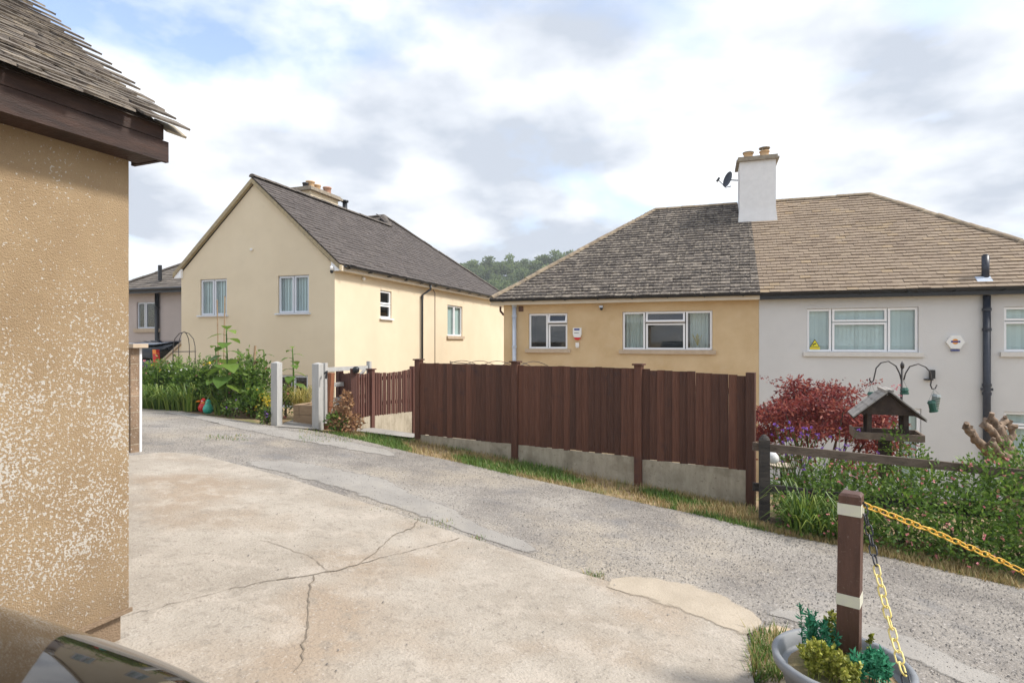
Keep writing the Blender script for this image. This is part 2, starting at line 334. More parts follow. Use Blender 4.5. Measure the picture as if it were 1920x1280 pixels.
# ------------------------------------------------------------------ the setting: ground, road, slab
def sheet(name, mat, near, far, n, mcount, off, kind='structure'):
    """strip between two polylines (lists of xy), draped on the ground"""
    def res(pl, n):
        p = np.array([[q[0], q[1]] for q in pl]); d = np.r_[0, np.cumsum(np.hypot(*np.diff(p, axis=0).T))]
        t = np.linspace(0, d[-1], n); return np.c_[np.interp(t, d, p[:,0]), np.interp(t, d, p[:,1])]
    a = res(near, n); b = res(far, n); mb = MB()
    k = np.linspace(0, 1, mcount)[None,:,None]; P = a[:,None,:]*(1-k) + b[:,None,:]*k
    Z = gz(P[...,0], P[...,1]) + off
    mb.v = [tuple(q) for q in np.concatenate([P, Z[...,None]], 2).reshape(-1,3)]
    for i in range(n-1):
        for j in range(mcount-1):
            mb.f.append((i*mcount+j, (i+1)*mcount+j, (i+1)*mcount+j+1, i*mcount+j+1)); mb.t.append(.5)
    me = mb.mesh(name, mat, True)
    ii, jj = np.meshgrid(np.arange(n), np.arange(mcount), indexing='ij'); fd = np.minimum(np.minimum(ii, n-1-ii)/3.0, np.minimum(jj, mcount-1-jj)/3.0)
    at = me.attributes.new('fade', 'FLOAT', 'POINT'); at.data.foreach_set('value', np.clip(fd, 0, 1).astype(np.float32).ravel())
    o = link(name, me, (0,0,0)); o['kind'] = kind; return o
def feather(mt):                        # worn, ragged patch edges
    nt = mt.node_tree; N = nt.nodes.new; L = nt.links.new; p = nt.nodes['Principled BSDF']
    a = N('ShaderNodeAttribute'); a.attribute_name = 'fade'; g = N('ShaderNodeNewGeometry'); n = N('ShaderNodeTexNoise'); n.inputs['Scale'].default_value = 7; n.inputs['Detail'].default_value = 8; L(g.outputs['Position'], n.inputs['Vector'])
    x = N('ShaderNodeMath'); x.operation = 'MULTIPLY_ADD'; L(a.outputs['Fac'], x.inputs[0]); x.inputs[1].default_value = .9; L(n.outputs[0], x.inputs[2])
    r = N('ShaderNodeMapRange'); r.inputs[1].default_value = .72; r.inputs[2].default_value = .95; L(x.outputs[0], r.inputs[0]); L(r.outputs[0], p.inputs['Alpha'])
m['kerbpale'] = m['paleconc'].copy(); feather(m['kerbpale'])
m['softpatch'] = m['patchgrey'].copy(); feather(m['softpatch']); feather(m['sand'])
gx = np.r_[np.linspace(-600,-40,12), np.arange(-32,20,.4), np.linspace(24,600,14)]
gy = np.r_[np.linspace(-300,-20,8), np.arange(-12,34,.4), np.linspace(40,700,14)]
X, Y = np.meshgrid(gx, gy, indexing='ij'); Z = gz(X, Y) - .03
gm = MB(); gm.v = [tuple(p) for p in np.stack([X,Y,Z],-1).reshape(-1,3)]
ny = len(gy)
for i in range(len(gx)-1):
    for j in range(ny-1): gm.f.append((i*ny+j,(i+1)*ny+j,(i+1)*ny+j+1,i*ny+j+1)); gm.t.append(.5)
link('ground', gm.mesh('ground', m['soil'], True), (0,0,0))['kind'] = 'structure'
far_px = [(262,766),(330,769),(420,784),(500,797),(560,803),(620,812),(700,830),(780,850),(870,868),(960,890),(1080,915),(1200,942),(1300,962),(1400,987),(1480,1003),(1560,1018),(1650,1040),(1750,1064),(1850,1087),(1920,1104)]
far = [G(*p).xy for p in far_px]
roadfar = [Vector((-30, far[0].y+.9)), Vector((-18, far[0].y+.5))] + far + [Vector((9, 5.6)), Vector((16, 5.5))]
nearline = [Vector((-30,-9)), Vector((16,-9))]
sheet('road', m['road'], nearline, roadfar, 90, 40, .0)
edge_px = [(236,858),(300,851),(345,852),(400,862),(470,880),(560,906),(640,931),(720,958),(780,979),(880,1011),(960,1039),(1060,1071),(1140,1094),(1240,1127),(1330,1160),(1400,1190)]
edge = [G(*p).xy for p in edge_px]
slabfar = [Vector((-7.2, edge[0].y-.2))] + edge
corner = edge[-1]; slabend = G(1407,1279).xy
dirn = (slabend - corner)
slab_near = [Vector((-7.2,-8))] + [Vector((-7.2 + (corner.x + dirn.x*5 + 7.2)*k, -8)) for k in (.5,)] + [Vector((slabend.x+dirn.x*4, -8))]
slab = sheet('concrete_driveway', m['conc'], slab_near, slabfar, 70, 40, .022)
# slab edge lip
mb = MB()
for i in range(len(edge)-1):
    a, b = edge[i], edge[i+1]
    za, zb = float(gz(*a)), float(gz(*b))
    mb.quad((a.x,a.y,za-.03),(b.x,b.y,zb-.03),(b.x,b.y,zb+.022),(a.x,a.y,za+.022))
e2 = slab_near[-1]; mb.quad((corner.x,corner.y,float(gz(*corner))-.03),(e2.x,e2.y,float(gz(*e2))-.03),(e2.x,e2.y,float(gz(*e2))+.022),(corner.x,corner.y,float(gz(*corner))+.022))
mb.build('slab_edge', m['conc'], slab)
cres_up = [G(*p).xy for p in [(1136,1090),(1180,1084),(1235,1086),(1300,1100),(1350,1117),(1400,1141),(1432,1165),(1428,1180)]]
cres_lo = [G(*p).xy for p in [(1130,1106),(1195,1128),(1235,1142),(1295,1164),(1325,1175),(1360,1189),(1392,1200),(1418,1192)]]
sheet('kerb_slab', m['kerbpale'], cres_lo, cres_up, 30, 12, .0262)
sheet('road_patch', m['softpatch'], [G(*p).xy for p in [(440,868),(500,882),(560,899),(640,922),(700,941),(800,974),(880,1003),(960,1030),(1020,1046)]], [G(*p).xy for p in [(446,866),(520,862),(580,866),(650,880),(720,893),(790,930),(850,950),(900,985),(985,1012),(1022,1043)]], 40, 12, .005)
sheet('road_patch', m['softpatch'], [G(*p).xy for p in [(300,772),(420,800),(520,822),(640,842),(760,862)]], [G(*p).xy for p in [(330,771),(430,788),(540,804),(650,824),(760,850)]], 40, 10, .005)
sheet('road_patch', m['softpatch'], [G(*p).xy for p in [(1425,1150),(1560,1190),(1700,1240),(1900,1330)]], [G(*p).xy for p in [(1440,1138),(1580,1150),(1720,1195),(1920,1290)]], 30, 10, .005)
sheet('dirt_patch', m['sand'], [G(*p).xy for p in [(1408,1192),(1412,1300),(1500,1500)]], [G(*p).xy for p in [(1435,1166),(1640,1215),(1900,1420)]], 30, 14, .010)
def crack(pts, w=.007):
    w *= .6; mb = MB(); P = []
    for i in range(len(pts)-1):
        a, b = G(*pts[i]), G(*pts[i+1]); n = max(2, int((b-a).length/.05))
        for k in range(n): P.append(a.lerp(b, k/n) + Vector((random.gauss(0,.008), random.gauss(0,.008), 0)))
    for i in range(len(P)-1):
        a, b = P[i], P[i+1]; d = (b-a).xy; s = Vector((-d.y, d.x)).normalized() * w * random.uniform(.4,1.3)
        za, zb = float(gz(a.x,a.y))+.027, float(gz(b.x,b.y))+.027
        mb.quad((a.x-s.x,a.y-s.y,za),(a.x+s.x,a.y+s.y,za),(b.x+s.x,b.y+s.y,zb),(b.x-s.x,b.y-s.y,zb))
    mb.build('crack', m['crack'], slab)
crack([(785,980),(770,996),(735,1010),(700,1045),(668,1066),(630,1076),(590,1083),(540,1090),(470,1100)], .009)
crack([(668,1066),(740,1045),(800,1030),(870,1012)], .006)
crack([(588,1083),(578,1130),(574,1180),(570,1235),(545,1279)], .007)
crack([(620,1078),(580,1050),(530,1030),(480,1015)], .004)
crack([(228,1166),(340,1135),(440,1108),(560,1085)], .004)

def scatter_stones(name, mat, n, sampler, smin, smax):
    mb = MB()
    for _ in range(n):
        x, y = sampler(); z = float(gz(x, y)) + .004; s = random.uniform(smin, smax); a = random.random()*6.28
        p = [Vector((x + s*math.cos(a+k*2.09)*random.uniform(.6,1.2), y + s*math.sin(a+k*2.09)*random.uniform(.6,1.2), z)) for k in range(3)]; t = Vector((x, y, z + s*.8))
        tn = random.random()
        for k in range(3): mb.poly([p[k], p[(k+1)%3], t], tn)
    o = link(name, mb.mesh(name, mat), (0,0,0)); o['kind'] = 'stuff'; return o
m['chips'] = M('stone chips', (.3,.29,.28), None, rough=.95, tone=[(.14,.13,.12),(.26,.24,.22),(.42,.38,.33)])
def road_pt():
    k = random.random(); i = random.randint(2, len(roadfar)-4); b = roadfar[i].lerp(roadfar[i+1], random.random()); j = random.random()**1.2
    return b.x + random.uniform(-.3,.3), b.y - .1 - j*2.8
def slab_pt():
    return random.uniform(-4.5, .2), random.uniform(1.4, 5.2)
scatter_stones('loose_gravel', m['chips'], 14000, road_pt, .004, .010)
o = scatter_stones('grit', m['chips'], 140, slab_pt, .004, .010); o.location.z = .024

# ------------------------------------------------------------------ generic builders for houses
def wall_with_openings(mb, p0, u, L_, z0, z1, nrm, ops, depth=.12):
    """rectangular wall from p0 along u; openings (s0,s1,za,zb) get real reveals"""
    p0 = Vector(p0); u = Vector(u); nrm = Vector(nrm)
    ss = sorted({0, L_, *[a for o in ops for a in o[:2]]}); zs = sorted({z0, z1, *[a for o in ops for a in o[2:]]})
    P = lambda s, z, d=0: Vector((p0.x, p0.y, 0)) + u*s + Vector((0,0,z)) - nrm*d
    for i in range(len(ss)-1):
        for j in range(len(zs)-1):
            cs, cz = (ss[i]+ss[i+1])/2, (zs[j]+zs[j+1])/2
            if any(a < cs < b and c < cz < d for a,b,c,d in ops): continue
            mb.quad(P(ss[i],zs[j]),P(ss[i+1],zs[j]),P(ss[i+1],zs[j+1]),P(ss[i],zs[j+1]))
    for a,b,c,d in ops:
        mb.quad(P(a,c),P(a,d),P(a,d,depth),P(a,c,depth)); mb.quad(P(b,c),P(b,c,depth),P(b,d,depth),P(b,d))
        mb.quad(P(a,d),P(b,d),P(b,d,depth),P(a,d,depth)); mb.quad(P(a,c),P(a,c,depth),P(b,c,depth),P(b,c))
def window(house, p0, u, nrm, s0, s1, z0, z1, cells, frame='upvc', sill=None, fill=None, fw=.05, recess=.06, sill_over=.09, sill_h=.11):
    """cells: (fs0,fs1,fz0,fz1,open) as fractions of the opening"""
    p0 = Vector((p0[0], p0[1], 0)); u = Vector(u); n = Vector(nrm); W, H = s1-s0, z1-z0
    P = lambda s, z, d: p0 + u*(s0+s) + Vector((0,0,z0+z)) - n*d
    mb = MB(); panes = []
    def ring(a,b,c,d,w,dep,th,tilt=0):
        ca = P((a+b)/2, d, dep); Rm = Matrix.Translation(ca) @ Matrix.Rotation(-tilt, 4, u) @ Matrix.Translation(-ca) if tilt else Matrix.Identity(4)
        rot3 = Rm.to_3x3()
        for (x0,x1,y0,y1) in ((a,b,c,c+w),(a,b,d-w,d),(a,a+w,c+w,d-w),(b-w,b,c+w,d-w)):
            mb.obox(Rm @ P(x0,y0,dep+th), rot3 @ (u*(x1-x0)), rot3 @ (n*th), rot3 @ Vector((0,0,y1-y0)))
        pm = MB(); pm.quad(*[Rm @ P(x,y,dep+th*.5) for x,y in ((a+w,c+w),(b-w,c+w),(b-w,d-w),(a+w,d-w))]); panes.append(pm)
    ring_o = ((0,W,0,.035),(0,W,H-.035,H),(0,.035,.035,H-.035),(W-.035,W,.035,H-.035))
    for (x0,x1,y0,y1) in ring_o: mb.obox(P(x0,y0,recess+.06), u*(x1-x0), n*.05, Vector((0,0,y1-y0)))
    for (a,b,c,d,op) in cells:
        ring(a*W+.012, b*W-.012, c*H+.012, d*H-.012, fw, recess-.012, .055, R(op) if op else 0)
    w = mb.build('window', m[frame], house)
    for pm in panes: pm.build('pane', m['glass'], w)
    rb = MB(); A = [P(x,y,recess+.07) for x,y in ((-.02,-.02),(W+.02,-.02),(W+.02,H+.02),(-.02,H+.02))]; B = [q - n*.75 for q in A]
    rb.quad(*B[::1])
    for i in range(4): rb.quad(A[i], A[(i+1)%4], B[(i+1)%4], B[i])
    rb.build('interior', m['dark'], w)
    if fill == 'blind':
        k = max(3, int(W/.09)); st = W/k
        for i in range(k):
            bm = MB(); q = P(i*st, .04, recess+.10); bm.obox(q, u*(st*1.05) + n*.02, n*.002, Vector((0,0,H-.08)))
            bm.build('blind_slat', m['blind'], w)
    elif fill:
        for (c0, c1) in fill:                       # curtains: wavy sheets
            bm = MB(); k = 26
            for i in range(k):
                a0 = (c0+(c1-c0)*i/k)*W; a1 = (c0+(c1-c0)*(i+1)/k)*W
                d0 = recess+.2+.03*math.sin(i*1.25); d1 = recess+.2+.03*math.sin((i+1)*1.25)
                bm.quad(P(a0,0,d0),P(a1,0,d1),P(a1,H,d1),P(a0,H,d0))
            bm.build('curtain', m['curtain'], w, True)
    if sill:
        sm = MB(); sm.obox(P(-sill_over, -sill_h, .02), u*(W+2*sill_over), n*.09, Vector((0,0,sill_h))); sm.build('sill', m[sill], w)
    return w
def tile_slope(name, mat, parent, e0, e1, r1, r0, gauge=.15, wid=.25, th=.022, lift=.0, dark=None):
    """tile courses on a planar slope: eave e0->e1, ridge r0->r1 (corners)"""
    e0, e1, r0, r1 = map(Vector, (e0, e1, r0, r1)); s = (e1-e0).normalized(); nn = s.cross(r0-e0).normalized()
    if nn.z < 0: nn = -nn
    t = nn.cross(s).normalized();  t = t if t.z > 0 else -t
    H = (r0-e0).dot(t); L0 = (r0-e0).dot(s); L1 = (r1-e0).dot(s); LE = (e1-e0).length
    mb = MB(); n = int(H/gauge)+1
    for k in range(n):
        t0 = k*gauge; t1 = min(t0+gauge*1.35, H); f = min(1,t0/H); a = L0*f; b = LE + (L1-LE)*f
        x = a - wid*(.5 if k%2 else 0) - random.uniform(0,.03)
        while x < b:
            x0, x1 = max(x, a), min(x+wid-.006, b)
            if x1-x0 > .03:
                j = random.gauss(0,.006); lz = th*1.9+random.gauss(0,.004)+lift; tn = min(1,max(0,random.gauss(.5,.22)))
                q = [e0+s*x0+t*(t0+j)+nn*lz, e0+s*x1+t*(t0+j)+nn*(lz+random.gauss(0,.003)), e0+s*x1+t*t1+nn*(th+lift), e0+s*x0+t*t1+nn*(th+lift)]
                mb.quad(*q, tn); mb.quad(q[0]-nn*th, q[1]-nn*th, q[1], q[0], tn*.8); mb.quad(q[0]-nn*th, q[0], q[3], q[3]-nn*th, tn); mb.quad(q[1], q[1]-nn*th, q[2]-nn*th, q[2], tn)
            x += wid
    return mb.build(name, mat, parent, kind='stuff')
_half = None
def ridge_run(parent, p0, p1, mat, r=.11, seg=.42):
    global _half
    p0, p1 = Vector(p0), Vector(p1); d = (p1-p0); n = max(1, round(d.length/seg)); l = d.length/n
    mb = MB(); K = 7
    for x, rr in ((0, r*1.04), (l*1.02, r*.97)):
        for k in range(K):
            a = math.pi*k/(K-1); mb.v.append((x, rr*math.cos(a), rr*math.sin(a)*.75))
    for k in range(K-1): mb.f.append((k, k+1, K+k+1, K+k)); mb.t.append(.5)
    mb.f.append(tuple(range(K-1,-1,-1))); mb.t.append(.5); mb.f.append(tuple(range(K, 2*K))); mb.t.append(.5)
    me = mb.mesh('ridge_tile', m[mat], False); rot = d.to_track_quat('X', 'Z').to_matrix().to_4x4()
    for i in range(n):
        o = link('ridge_tile', me, p0 + d*(i/n) + Vector((random.gauss(0,.004),0,random.gauss(0,.006))), parent, rot)
def deck(name, mat, parent, polys):
    mb = MB()
    for p in polys: mb.poly(p)
    return mb.build(name, mat, parent)
V = Vector

# ------------------------------------------------------------------ ochre and white semi-detached pair (one roof, two houses)
FY = 16.3; EZ = 1.22; RZ = 4.46; RY = 20.0; EY = 15.98; XL, XB, XR = -5.78, 1.36, 8.6
ochre = thing('semi_house', 'ochre roughcast half of the semi-detached pair with dark lichened roof behind the brown fence', 'house', (-2.2, 20, -3.75), 'semi-detached houses')
white = thing('semi_house', 'white painted half of the semi-detached pair with tan tiled roof and white chimney', 'house', (5, 20, -3.75), 'semi-detached houses')
def fwin(px0, px1, py0, py1, Yp=FY):
    a = onY(px0, py0, Yp); b = onY(px1, py1, Yp); c = onY((px0+px1)/2, py0, Yp).z; d = onY((px0+px1)/2, py1, Yp).z
    return a.x, b.x, d, c
o1 = fwin(991,1064,587,654); o2 = fwin(1167,1336,583,656)
w1 = fwin(1513,1723,577,660); w2 = fwin(1883,1985,574,660); w3 = fwin(1883,1985,773,868); wd = fwin(1640,1728,765,932)
def shell(house, mat, x0, x1, ops, sides):
    mb = MB(); wall_with_openings(mb, (x0,FY), (1,0,0), x1-x0, -4.2, EZ+.02, (0,-1,0), [(a-x0,b-x0,c,d) for a,b,c,d in ops])
    by = 2*RY-FY
    if 'l' in sides: mb.quad((x0,FY,-4.2),(x0,FY,EZ),(x0,by,EZ),(x0,by,-4.2))
    if 'r' in sides: mb.quad((x1,FY,-4.2),(x1,by,-4.2),(x1,by,EZ),(x1,FY,EZ))
    mb.quad((x0,by,-4.2),(x0,by,EZ),(x1,by,EZ),(x1,by,-4.2))
    return mb.build('wall', mat, house)
shell(ochre, m['ochre'], XL, XB-.002, [o1,o2], 'l'); shell(white, m['white'], XB+.002, XR, [w1,w2,w3,wd], 'r')
U, NF = (1,0,0), (0,-1,0)
window(ochre, (0,FY), U, NF, *o1, [(0,.5,0,1,0),(.5,1,.70,1,22),(.5,1,0,.70,0)], sill='stone')
wv = window(ochre, (0,FY), U, NF, *o2, [(0,.265,0,1,0),(.265,.71,.70,1,20),(.265,.71,0,.70,0),(.71,1,0,1,0)], sill='stone', fill=[(.0,.25),(.76,.97)])
window(white, (0,FY), U, NF, *w1, [(0,.235,0,1,0),(.235,.735,.68,1,0),(.235,.735,0,.68,0),(.735,1,0,1,0)], sill='wsill', fill='blind')
window(white, (0,FY), U, NF, *w2, [(0,1,.68,1,0),(0,1,0,.68,0)], sill='wsill', fill='blind')
window(white, (0,FY), U, NF, *w3, [(0,1,.72,1,0),(0,1,0,.72,0)], sill='wsill', fill='blind')
window(white, (0,FY), U, NF, *wd, [(0,.5,0,1,0),(.5,1,0,1,0)], fill='blind', fw=.07)
# dried flowers standing in the right-hand ochre window
fv = onY(1308, 648, FY+.12); mb = MB()
for k in range(16): mb.tube([fv+V((0,0,0)), fv+V((random.gauss(0,.07),random.gauss(0,.02),random.uniform(.18,.34)))], [.004,.012], 4)
tag(mb.build('dried_flowers', m['gold']), 'bunch of dried golden flowers standing inside the ochre house window', 'dried flowers')
# roof
roof_o = deck('roof', m['tile_ochre'], ochre, [[V((-6.1,EY,EZ)),V((XB,EY,EZ)),V((XB,RY,RZ)),V((-1.61,RY,RZ))], [V((-6.1,EY,EZ)),V((-1.61,RY,RZ)),V((-6.1,2*RY-EY,EZ))], [V((-1.61,RY,RZ)),V((XB,RY,RZ)),V((XB,2*RY-EY,EZ)),V((-6.1,2*RY-EY,EZ))]])
roof_w = deck('roof', m['tile_white'], white, [[V((XB,EY,EZ)),V((9.1,EY,EZ)),V((4.8,RY,RZ)),V((XB,RY,RZ))], [V((9.1,EY,EZ)),V((9.1,2*RY-EY,EZ)),V((4.8,RY,RZ))], [V((XB,RY,RZ)),V((4.8,RY,RZ)),V((9.1,2*RY-EY,EZ)),V((XB,2*RY-EY,EZ))]])
tile_slope('roof_tiles', m['tile_ochre'], roof_o, (-6.1,EY,EZ), (XB,EY,EZ), (XB,RY,RZ), (-1.61,RY,RZ), th=.042)
tile_slope('roof_tiles', m['tile_white'], roof_w, (XB,EY,EZ), (9.1,EY,EZ), (4.8,RY,RZ), (XB,RY,RZ), th=.036)
tile_slope('hip_tiles', m['tile_ochre'], roof_o, (-6.1,2*RY-EY,EZ), (-6.1,EY,EZ), (-1.61,RY,RZ), (-1.61,RY,RZ), th=.03)
ridge_run(roof_o, (-6.05,EY+.05,EZ+.07), (-1.61,RY,RZ+.005), 'ridge', .12); ridge_run(roof_o, (-1.61,RY,RZ+.005), (1.0,RY,RZ+.005), 'ridge', .12)
ridge_run(roof_w, (2.08,RY,RZ+.005), (4.8,RY,RZ+.005), 'ridge', .12); ridge_run(roof_w, (4.8,RY,RZ+.005), (9.05,EY+.05,EZ+.07), 'ridge', .12)
def eaves(house, x0, x1, fasc):
    mb = MB(); mb.box(x0, x1, EY+.06, EY+.085, EZ-.13, EZ+.02); mb.build('fascia', m[fasc], house)
    mb = MB(); mb.box(x0, x1, EY+.087, FY-.002, EZ-.125, EZ-.105); mb.build('soffit', m[fasc], house)
    mb = MB(); K = 7
    for k in range(K):
        a0 = math.pi + math.pi*k/K; a1 = math.pi + math.pi*(k+1)/K; r = .062
        c0 = (EY-.005+r*math.cos(a0), EZ+.03+r*math.sin(a0)); c1 = (EY-.005+r*math.cos(a1), EZ+.03+r*math.sin(a1))
        mb.quad((x0,*c0),(x1,*c0),(x1,*c1),(x0,*c1))
    g = mb.build('gutter', m['black'], house, True); x = x0+.4
    while x < x1:
        b = MB(); b.box(x-.015,x+.015,EY-.072,EY+.058,EZ-.045,EZ-.034); b.build('bracket', m['black'], g); x += .95
eaves(ochre, -6.1, XB-.003, 'fasciacream'); eaves(white, XB+.003, 9.1, 'black')
# chimney on the party line
cx0, cx1 = 1.03, 2.06; ch = MB(); b = 19.0
n0 = len(ch.v)
prof = [(2.6,.05),(3.6,.05),(4.1,.0),(5.56,.0)]
for (z, e) in prof: ch.v += [(cx0-e,b-e,z),(cx1+e,b-e,z),(cx1+e,b+1.0,z),(cx0-e,b+1.0,z)]
for i in range(3):
    for k in range(4): ch.f.append((i*4+k, i*4+(k+1)%4, i*4+4+(k+1)%4, i*4+4+k)); ch.t.append(.5)
ch.f.append((12,13,14,15)); ch.t.append(.5)
chim = ch.build('chimney', m['whitewash'], white)
cp = MB(); cp.box(cx0-.09,cx1+.09,b-.09,b+1.09,5.56,5.62); cp.box(cx0-.05,cx1+.05,b-.05,b+1.05,5.621,5.70); cp.build('chimney_cap', m['cap'], chim)
for (x, h, lid) in ((cx0+.28,.2,0),(cx0+.75,.22,1)):
    pm = MB(); pm.lathe((x,b+.45,5.70), [(.15,0),(.15,.03),(.13,.04),(.13,h),(.155,h+.01),(.155,h+.04)], 16)
    pm.build('chimney_pot', m['pot'], chim, True)
    lm = MB(); lm.lathe((x,b+.45,5.70+h+(.12 if lid else .045)), [(.17,0),(.17,.025),(.06,.05)], 16)
    if lid:
        for a in (0,2.1,4.2): lm.tube([(x+.12*math.cos(a),b+.45+.12*math.sin(a),5.74+h),(x+.12*math.cos(a),b+.45+.12*math.sin(a),5.83+h)], .015, 5)
    lm.build('pot_cowl', m['cap'], chim)
# satellite dish
dish = thing('satellite_dish', 'small dark satellite dish on the side of the white chimney', 'dish', (cx0-.1,b+.2,5.0))
mb = MB(); c = V((cx0-.30,b+.05,5.05)); ax = V((-.75,-.55,.25)).normalized(); q = ax.to_track_quat('Z','Y').to_matrix()
for i,(r,h) in enumerate(((.0,0),(.09,.012),(.16,.035),(.205,.065))):
    for k in range(16): mb.v.append(tuple(c + q @ V((r*math.cos(k*math.pi/8), r*1.25*math.sin(k*math.pi/8), h))))
for i in range(3):
    for k in range(16): mb.f.append((i*16+k,i*16+(k+1)%16,i*16+16+(k+1)%16,i*16+16+k)); mb.t.append(.5)
mb.build('reflector', m['pipeblack'], dish, True)
mb = MB(); e = c + ax*.42 + V((0,0,-.14)); mb.tube([c+V((.05,0,-.2)), c+V((-.1,-.05,-.24)), e], .014, 6); mb.build('feed_arm', m['pipeblack'], dish)
mb = MB(); mb.tube([e+V((.03,0,.06)), e+V((-.04,-.02,-.05))], .035, 8); mb.build('receiver', m['black'], dish)
mb = MB(); mb.tube([c, c+V((.15,.08,0)), V((cx0-.04,b+.3,5.08))], .018, 6); mb.build('wall_bracket', m['black'], dish)
# pipes, vents, alarm boxes on the pair
def pipe(house, name, mat, x, y, z0, z1, r, collars=()):
    mb = MB(); mb.tube([(x,y,z0),(x,y,z1)], r, 12); p = mb.build(name, m[mat], house, True)
    for z in collars: c = MB(); c.tube([(x,y,z-.035),(x,y,z+.035)], r*1.22, 12); c.build('pipe_collar', m[mat], p)
    return p
pz = onY(964, 572, FY-.09); pipe(ochre, 'downpipe', 'pipegrey', pz.x, FY-.075, -3.7, pz.z, .062, (pz.z-.02, pz.z-.33, pz.z-1.25))
sx = onY(1851, 600, FY-.1).x; sp = pipe(white, 'soil_pipe', 'pipeblack', sx, FY-.09, -3.7, EZ-.14, .075, (.75,.28,-1.02,-1.22))
c = MB(); c.box(sx-.11, sx+.11, FY-.13, FY-.05, -1.15,-1.09); c.build('pipe_clamp', m['pipeblack'], sp)
c = MB(); c.tube([(sx,EY+.30,EZ+.2),(sx,EY+.30,EZ+.80)], .075, 12); c.tube([(sx,EY+.30,EZ+.80),(sx,EY+.30,EZ+.83)], .055, 12); c.build('vent_pipe', m['pipeblack'], white, True)
c = MB(); c.obox((sx-.22,EY+.12,EZ+.165), V((.30,0,0)), V((0,.16,.13)), V((0,-.01,.015))); c.build('lead_flashing', m['pipegrey'], white)
vz = onY(977,579,FY); c = MB(); c.box(vz.x-.075,vz.x+.075,FY-.012,FY-.001,vz.z-.08,vz.z+.08); c.build('air_vent', m['brickvent'], ochre)
c = MB(); c.tube([(XL-.2,FY+.25,EZ-.14),(XL-.2,FY+.25,EZ-.28),(XL-.08,FY+.2,EZ-.4),(XL+.0,FY+.2,EZ-.42)], .035, 8); c.build('swan_neck', m['brickvent'], ochre)
def hexbox(c, r, flat=1.0, dep=.07, sides=6, rot=0):
    return [V((c.x + r*math.cos(rot+k*2*math.pi/sides), c.y, c.z + r*flat*math.sin(rot+k*2*math.pi/sides))) for k in range(sides)]
ac = onY(1790, 641, FY); al = thing('alarm_box', 'white hexagonal alarm box with blue and orange logo on white house', 'alarm box', (ac.x, FY, ac.z-.15))
mb = MB(); mb.prism(hexbox(V((ac.x,FY-.001,ac.z)), .185, .98), (0,-.07,0)); mb.build('cover', m['white_plastic'], al)
mb = MB(); mb.box(ac.x-.085,ac.x+.085,FY-.06,FY-.005,ac.z-.215,ac.z-.183); mb.build('strobe', m['blue'], al)
mb = MB(); mb.prism([V((ac.x-.01+.065*math.cos(k*.5236),FY-.0715,ac.z+.01+.065*math.sin(k*.5236))) for k in range(12)], (0,-.002,0)); mb.build('logo_disc', m['lamporange'], al)
for (x0,x1) in ((-.095,-.055),(-.048,-.02),(-.013,.02),(.027,.055),(.06,.088)):
    mb = MB(); mb.box(ac.x+x0,ac.x+x1,FY-.0765,FY-.0745,ac.z-.012,ac.z+.03); mb.build('letter', m['blue'], al)
ac = onY(1083, 625, FY); al = thing('alarm_box', 'white alarm box with red base and blue label on ochre house', 'alarm box', (ac.x,FY,ac.z-.17))
mb = MB(); mb.prism([V((ac.x+x,FY-.001,ac.z+z)) for x,z in ((-.125,.16),(.125,.16),(.125,-.03),(.085,-.115),(-.085,-.115),(-.125,-.03))], (0,-.075,0)); mb.build('cover', m['white_plastic'], al)
mb = MB(); mb.prism([V((ac.x+x,FY-.001,ac.z+z)) for x,z in ((-.105,-.118),(.105,-.118),(.05,-.185),(-.05,-.185))], (0,-.065,0)); mb.build('strobe', m['red'], al)
mb = MB(); mb.box(ac.x-.085,ac.x+.075,FY-.0785,FY-.0765,ac.z+.09,ac.z+.14); mb.build('label_band', m['blue'], al)
mb = MB(); mb.box(ac.x-.085,ac.x+.05,FY-.0785,FY-.0765,ac.z+.008,ac.z+.022); mb.build('label_line', m['pipeblack'], al)
sc = onY(1083,646,FY); mb = MB(); mb.box(sc.x-.05,sc.x+.05,FY-.06,FY-.001,sc.z-.06,sc.z+.06); mb.obox((sc.x-.04,FY-.05,sc.z-.09),V((.08,0,0)),V((0,.045,0)),V((0,0,.028)))
tag(mb.build('motion_sensor', m['white_plastic']), 'small white sensor box below the ochre house alarm', 'sensor')
cc = onY(1128,577,FY); cm = thing('security_camera', 'small silver and black dome camera high on ochre wall', 'camera', (cc.x,FY,cc.z-.08))
mb = MB(); mb.box(cc.x-.05,cc.x+.05,FY-.10,FY-.001,cc.z-.0,cc.z+.06); mb.build('mount', m['alloy'], cm)
mb = MB(); mb.lathe((cc.x+.01,FY-.09,cc.z-.075), [(.01,0),(.04,.02),(.045,.06),(.04,.075)], 12); mb.build('lens_dome', m['black'], cm, True)
sg = onY(1528, 645, FY+.05); sign = thing('warning_sign', 'yellow triangular camera warning sticker in white house window corner', 'sign', (sg.x,FY+.045,sg.z-.13))
y0 = FY+.044
mb = MB(); mb.prism([V((sg.x+x,y0,sg.z+z)) for x,z in ((-.11,-.07),(.11,-.07),(0,.13))], (0,-.003,0)); mb.build('triangle_border', m['black'], sign)
mb = MB(); mb.prism([V((sg.x+x,y0-.0035,sg.z+z)) for x,z in ((-.09,-.06),(.09,-.06),(0,.105))], (0,-.002,0)); mb.build('triangle', m['signyellow'], sign)
mb = MB(); mb.box(sg.x-.115,sg.x+.115,y0-.003,y0,sg.z-.135,sg.z-.075); mb.build('caption_panel', m['signyellow'], sign)
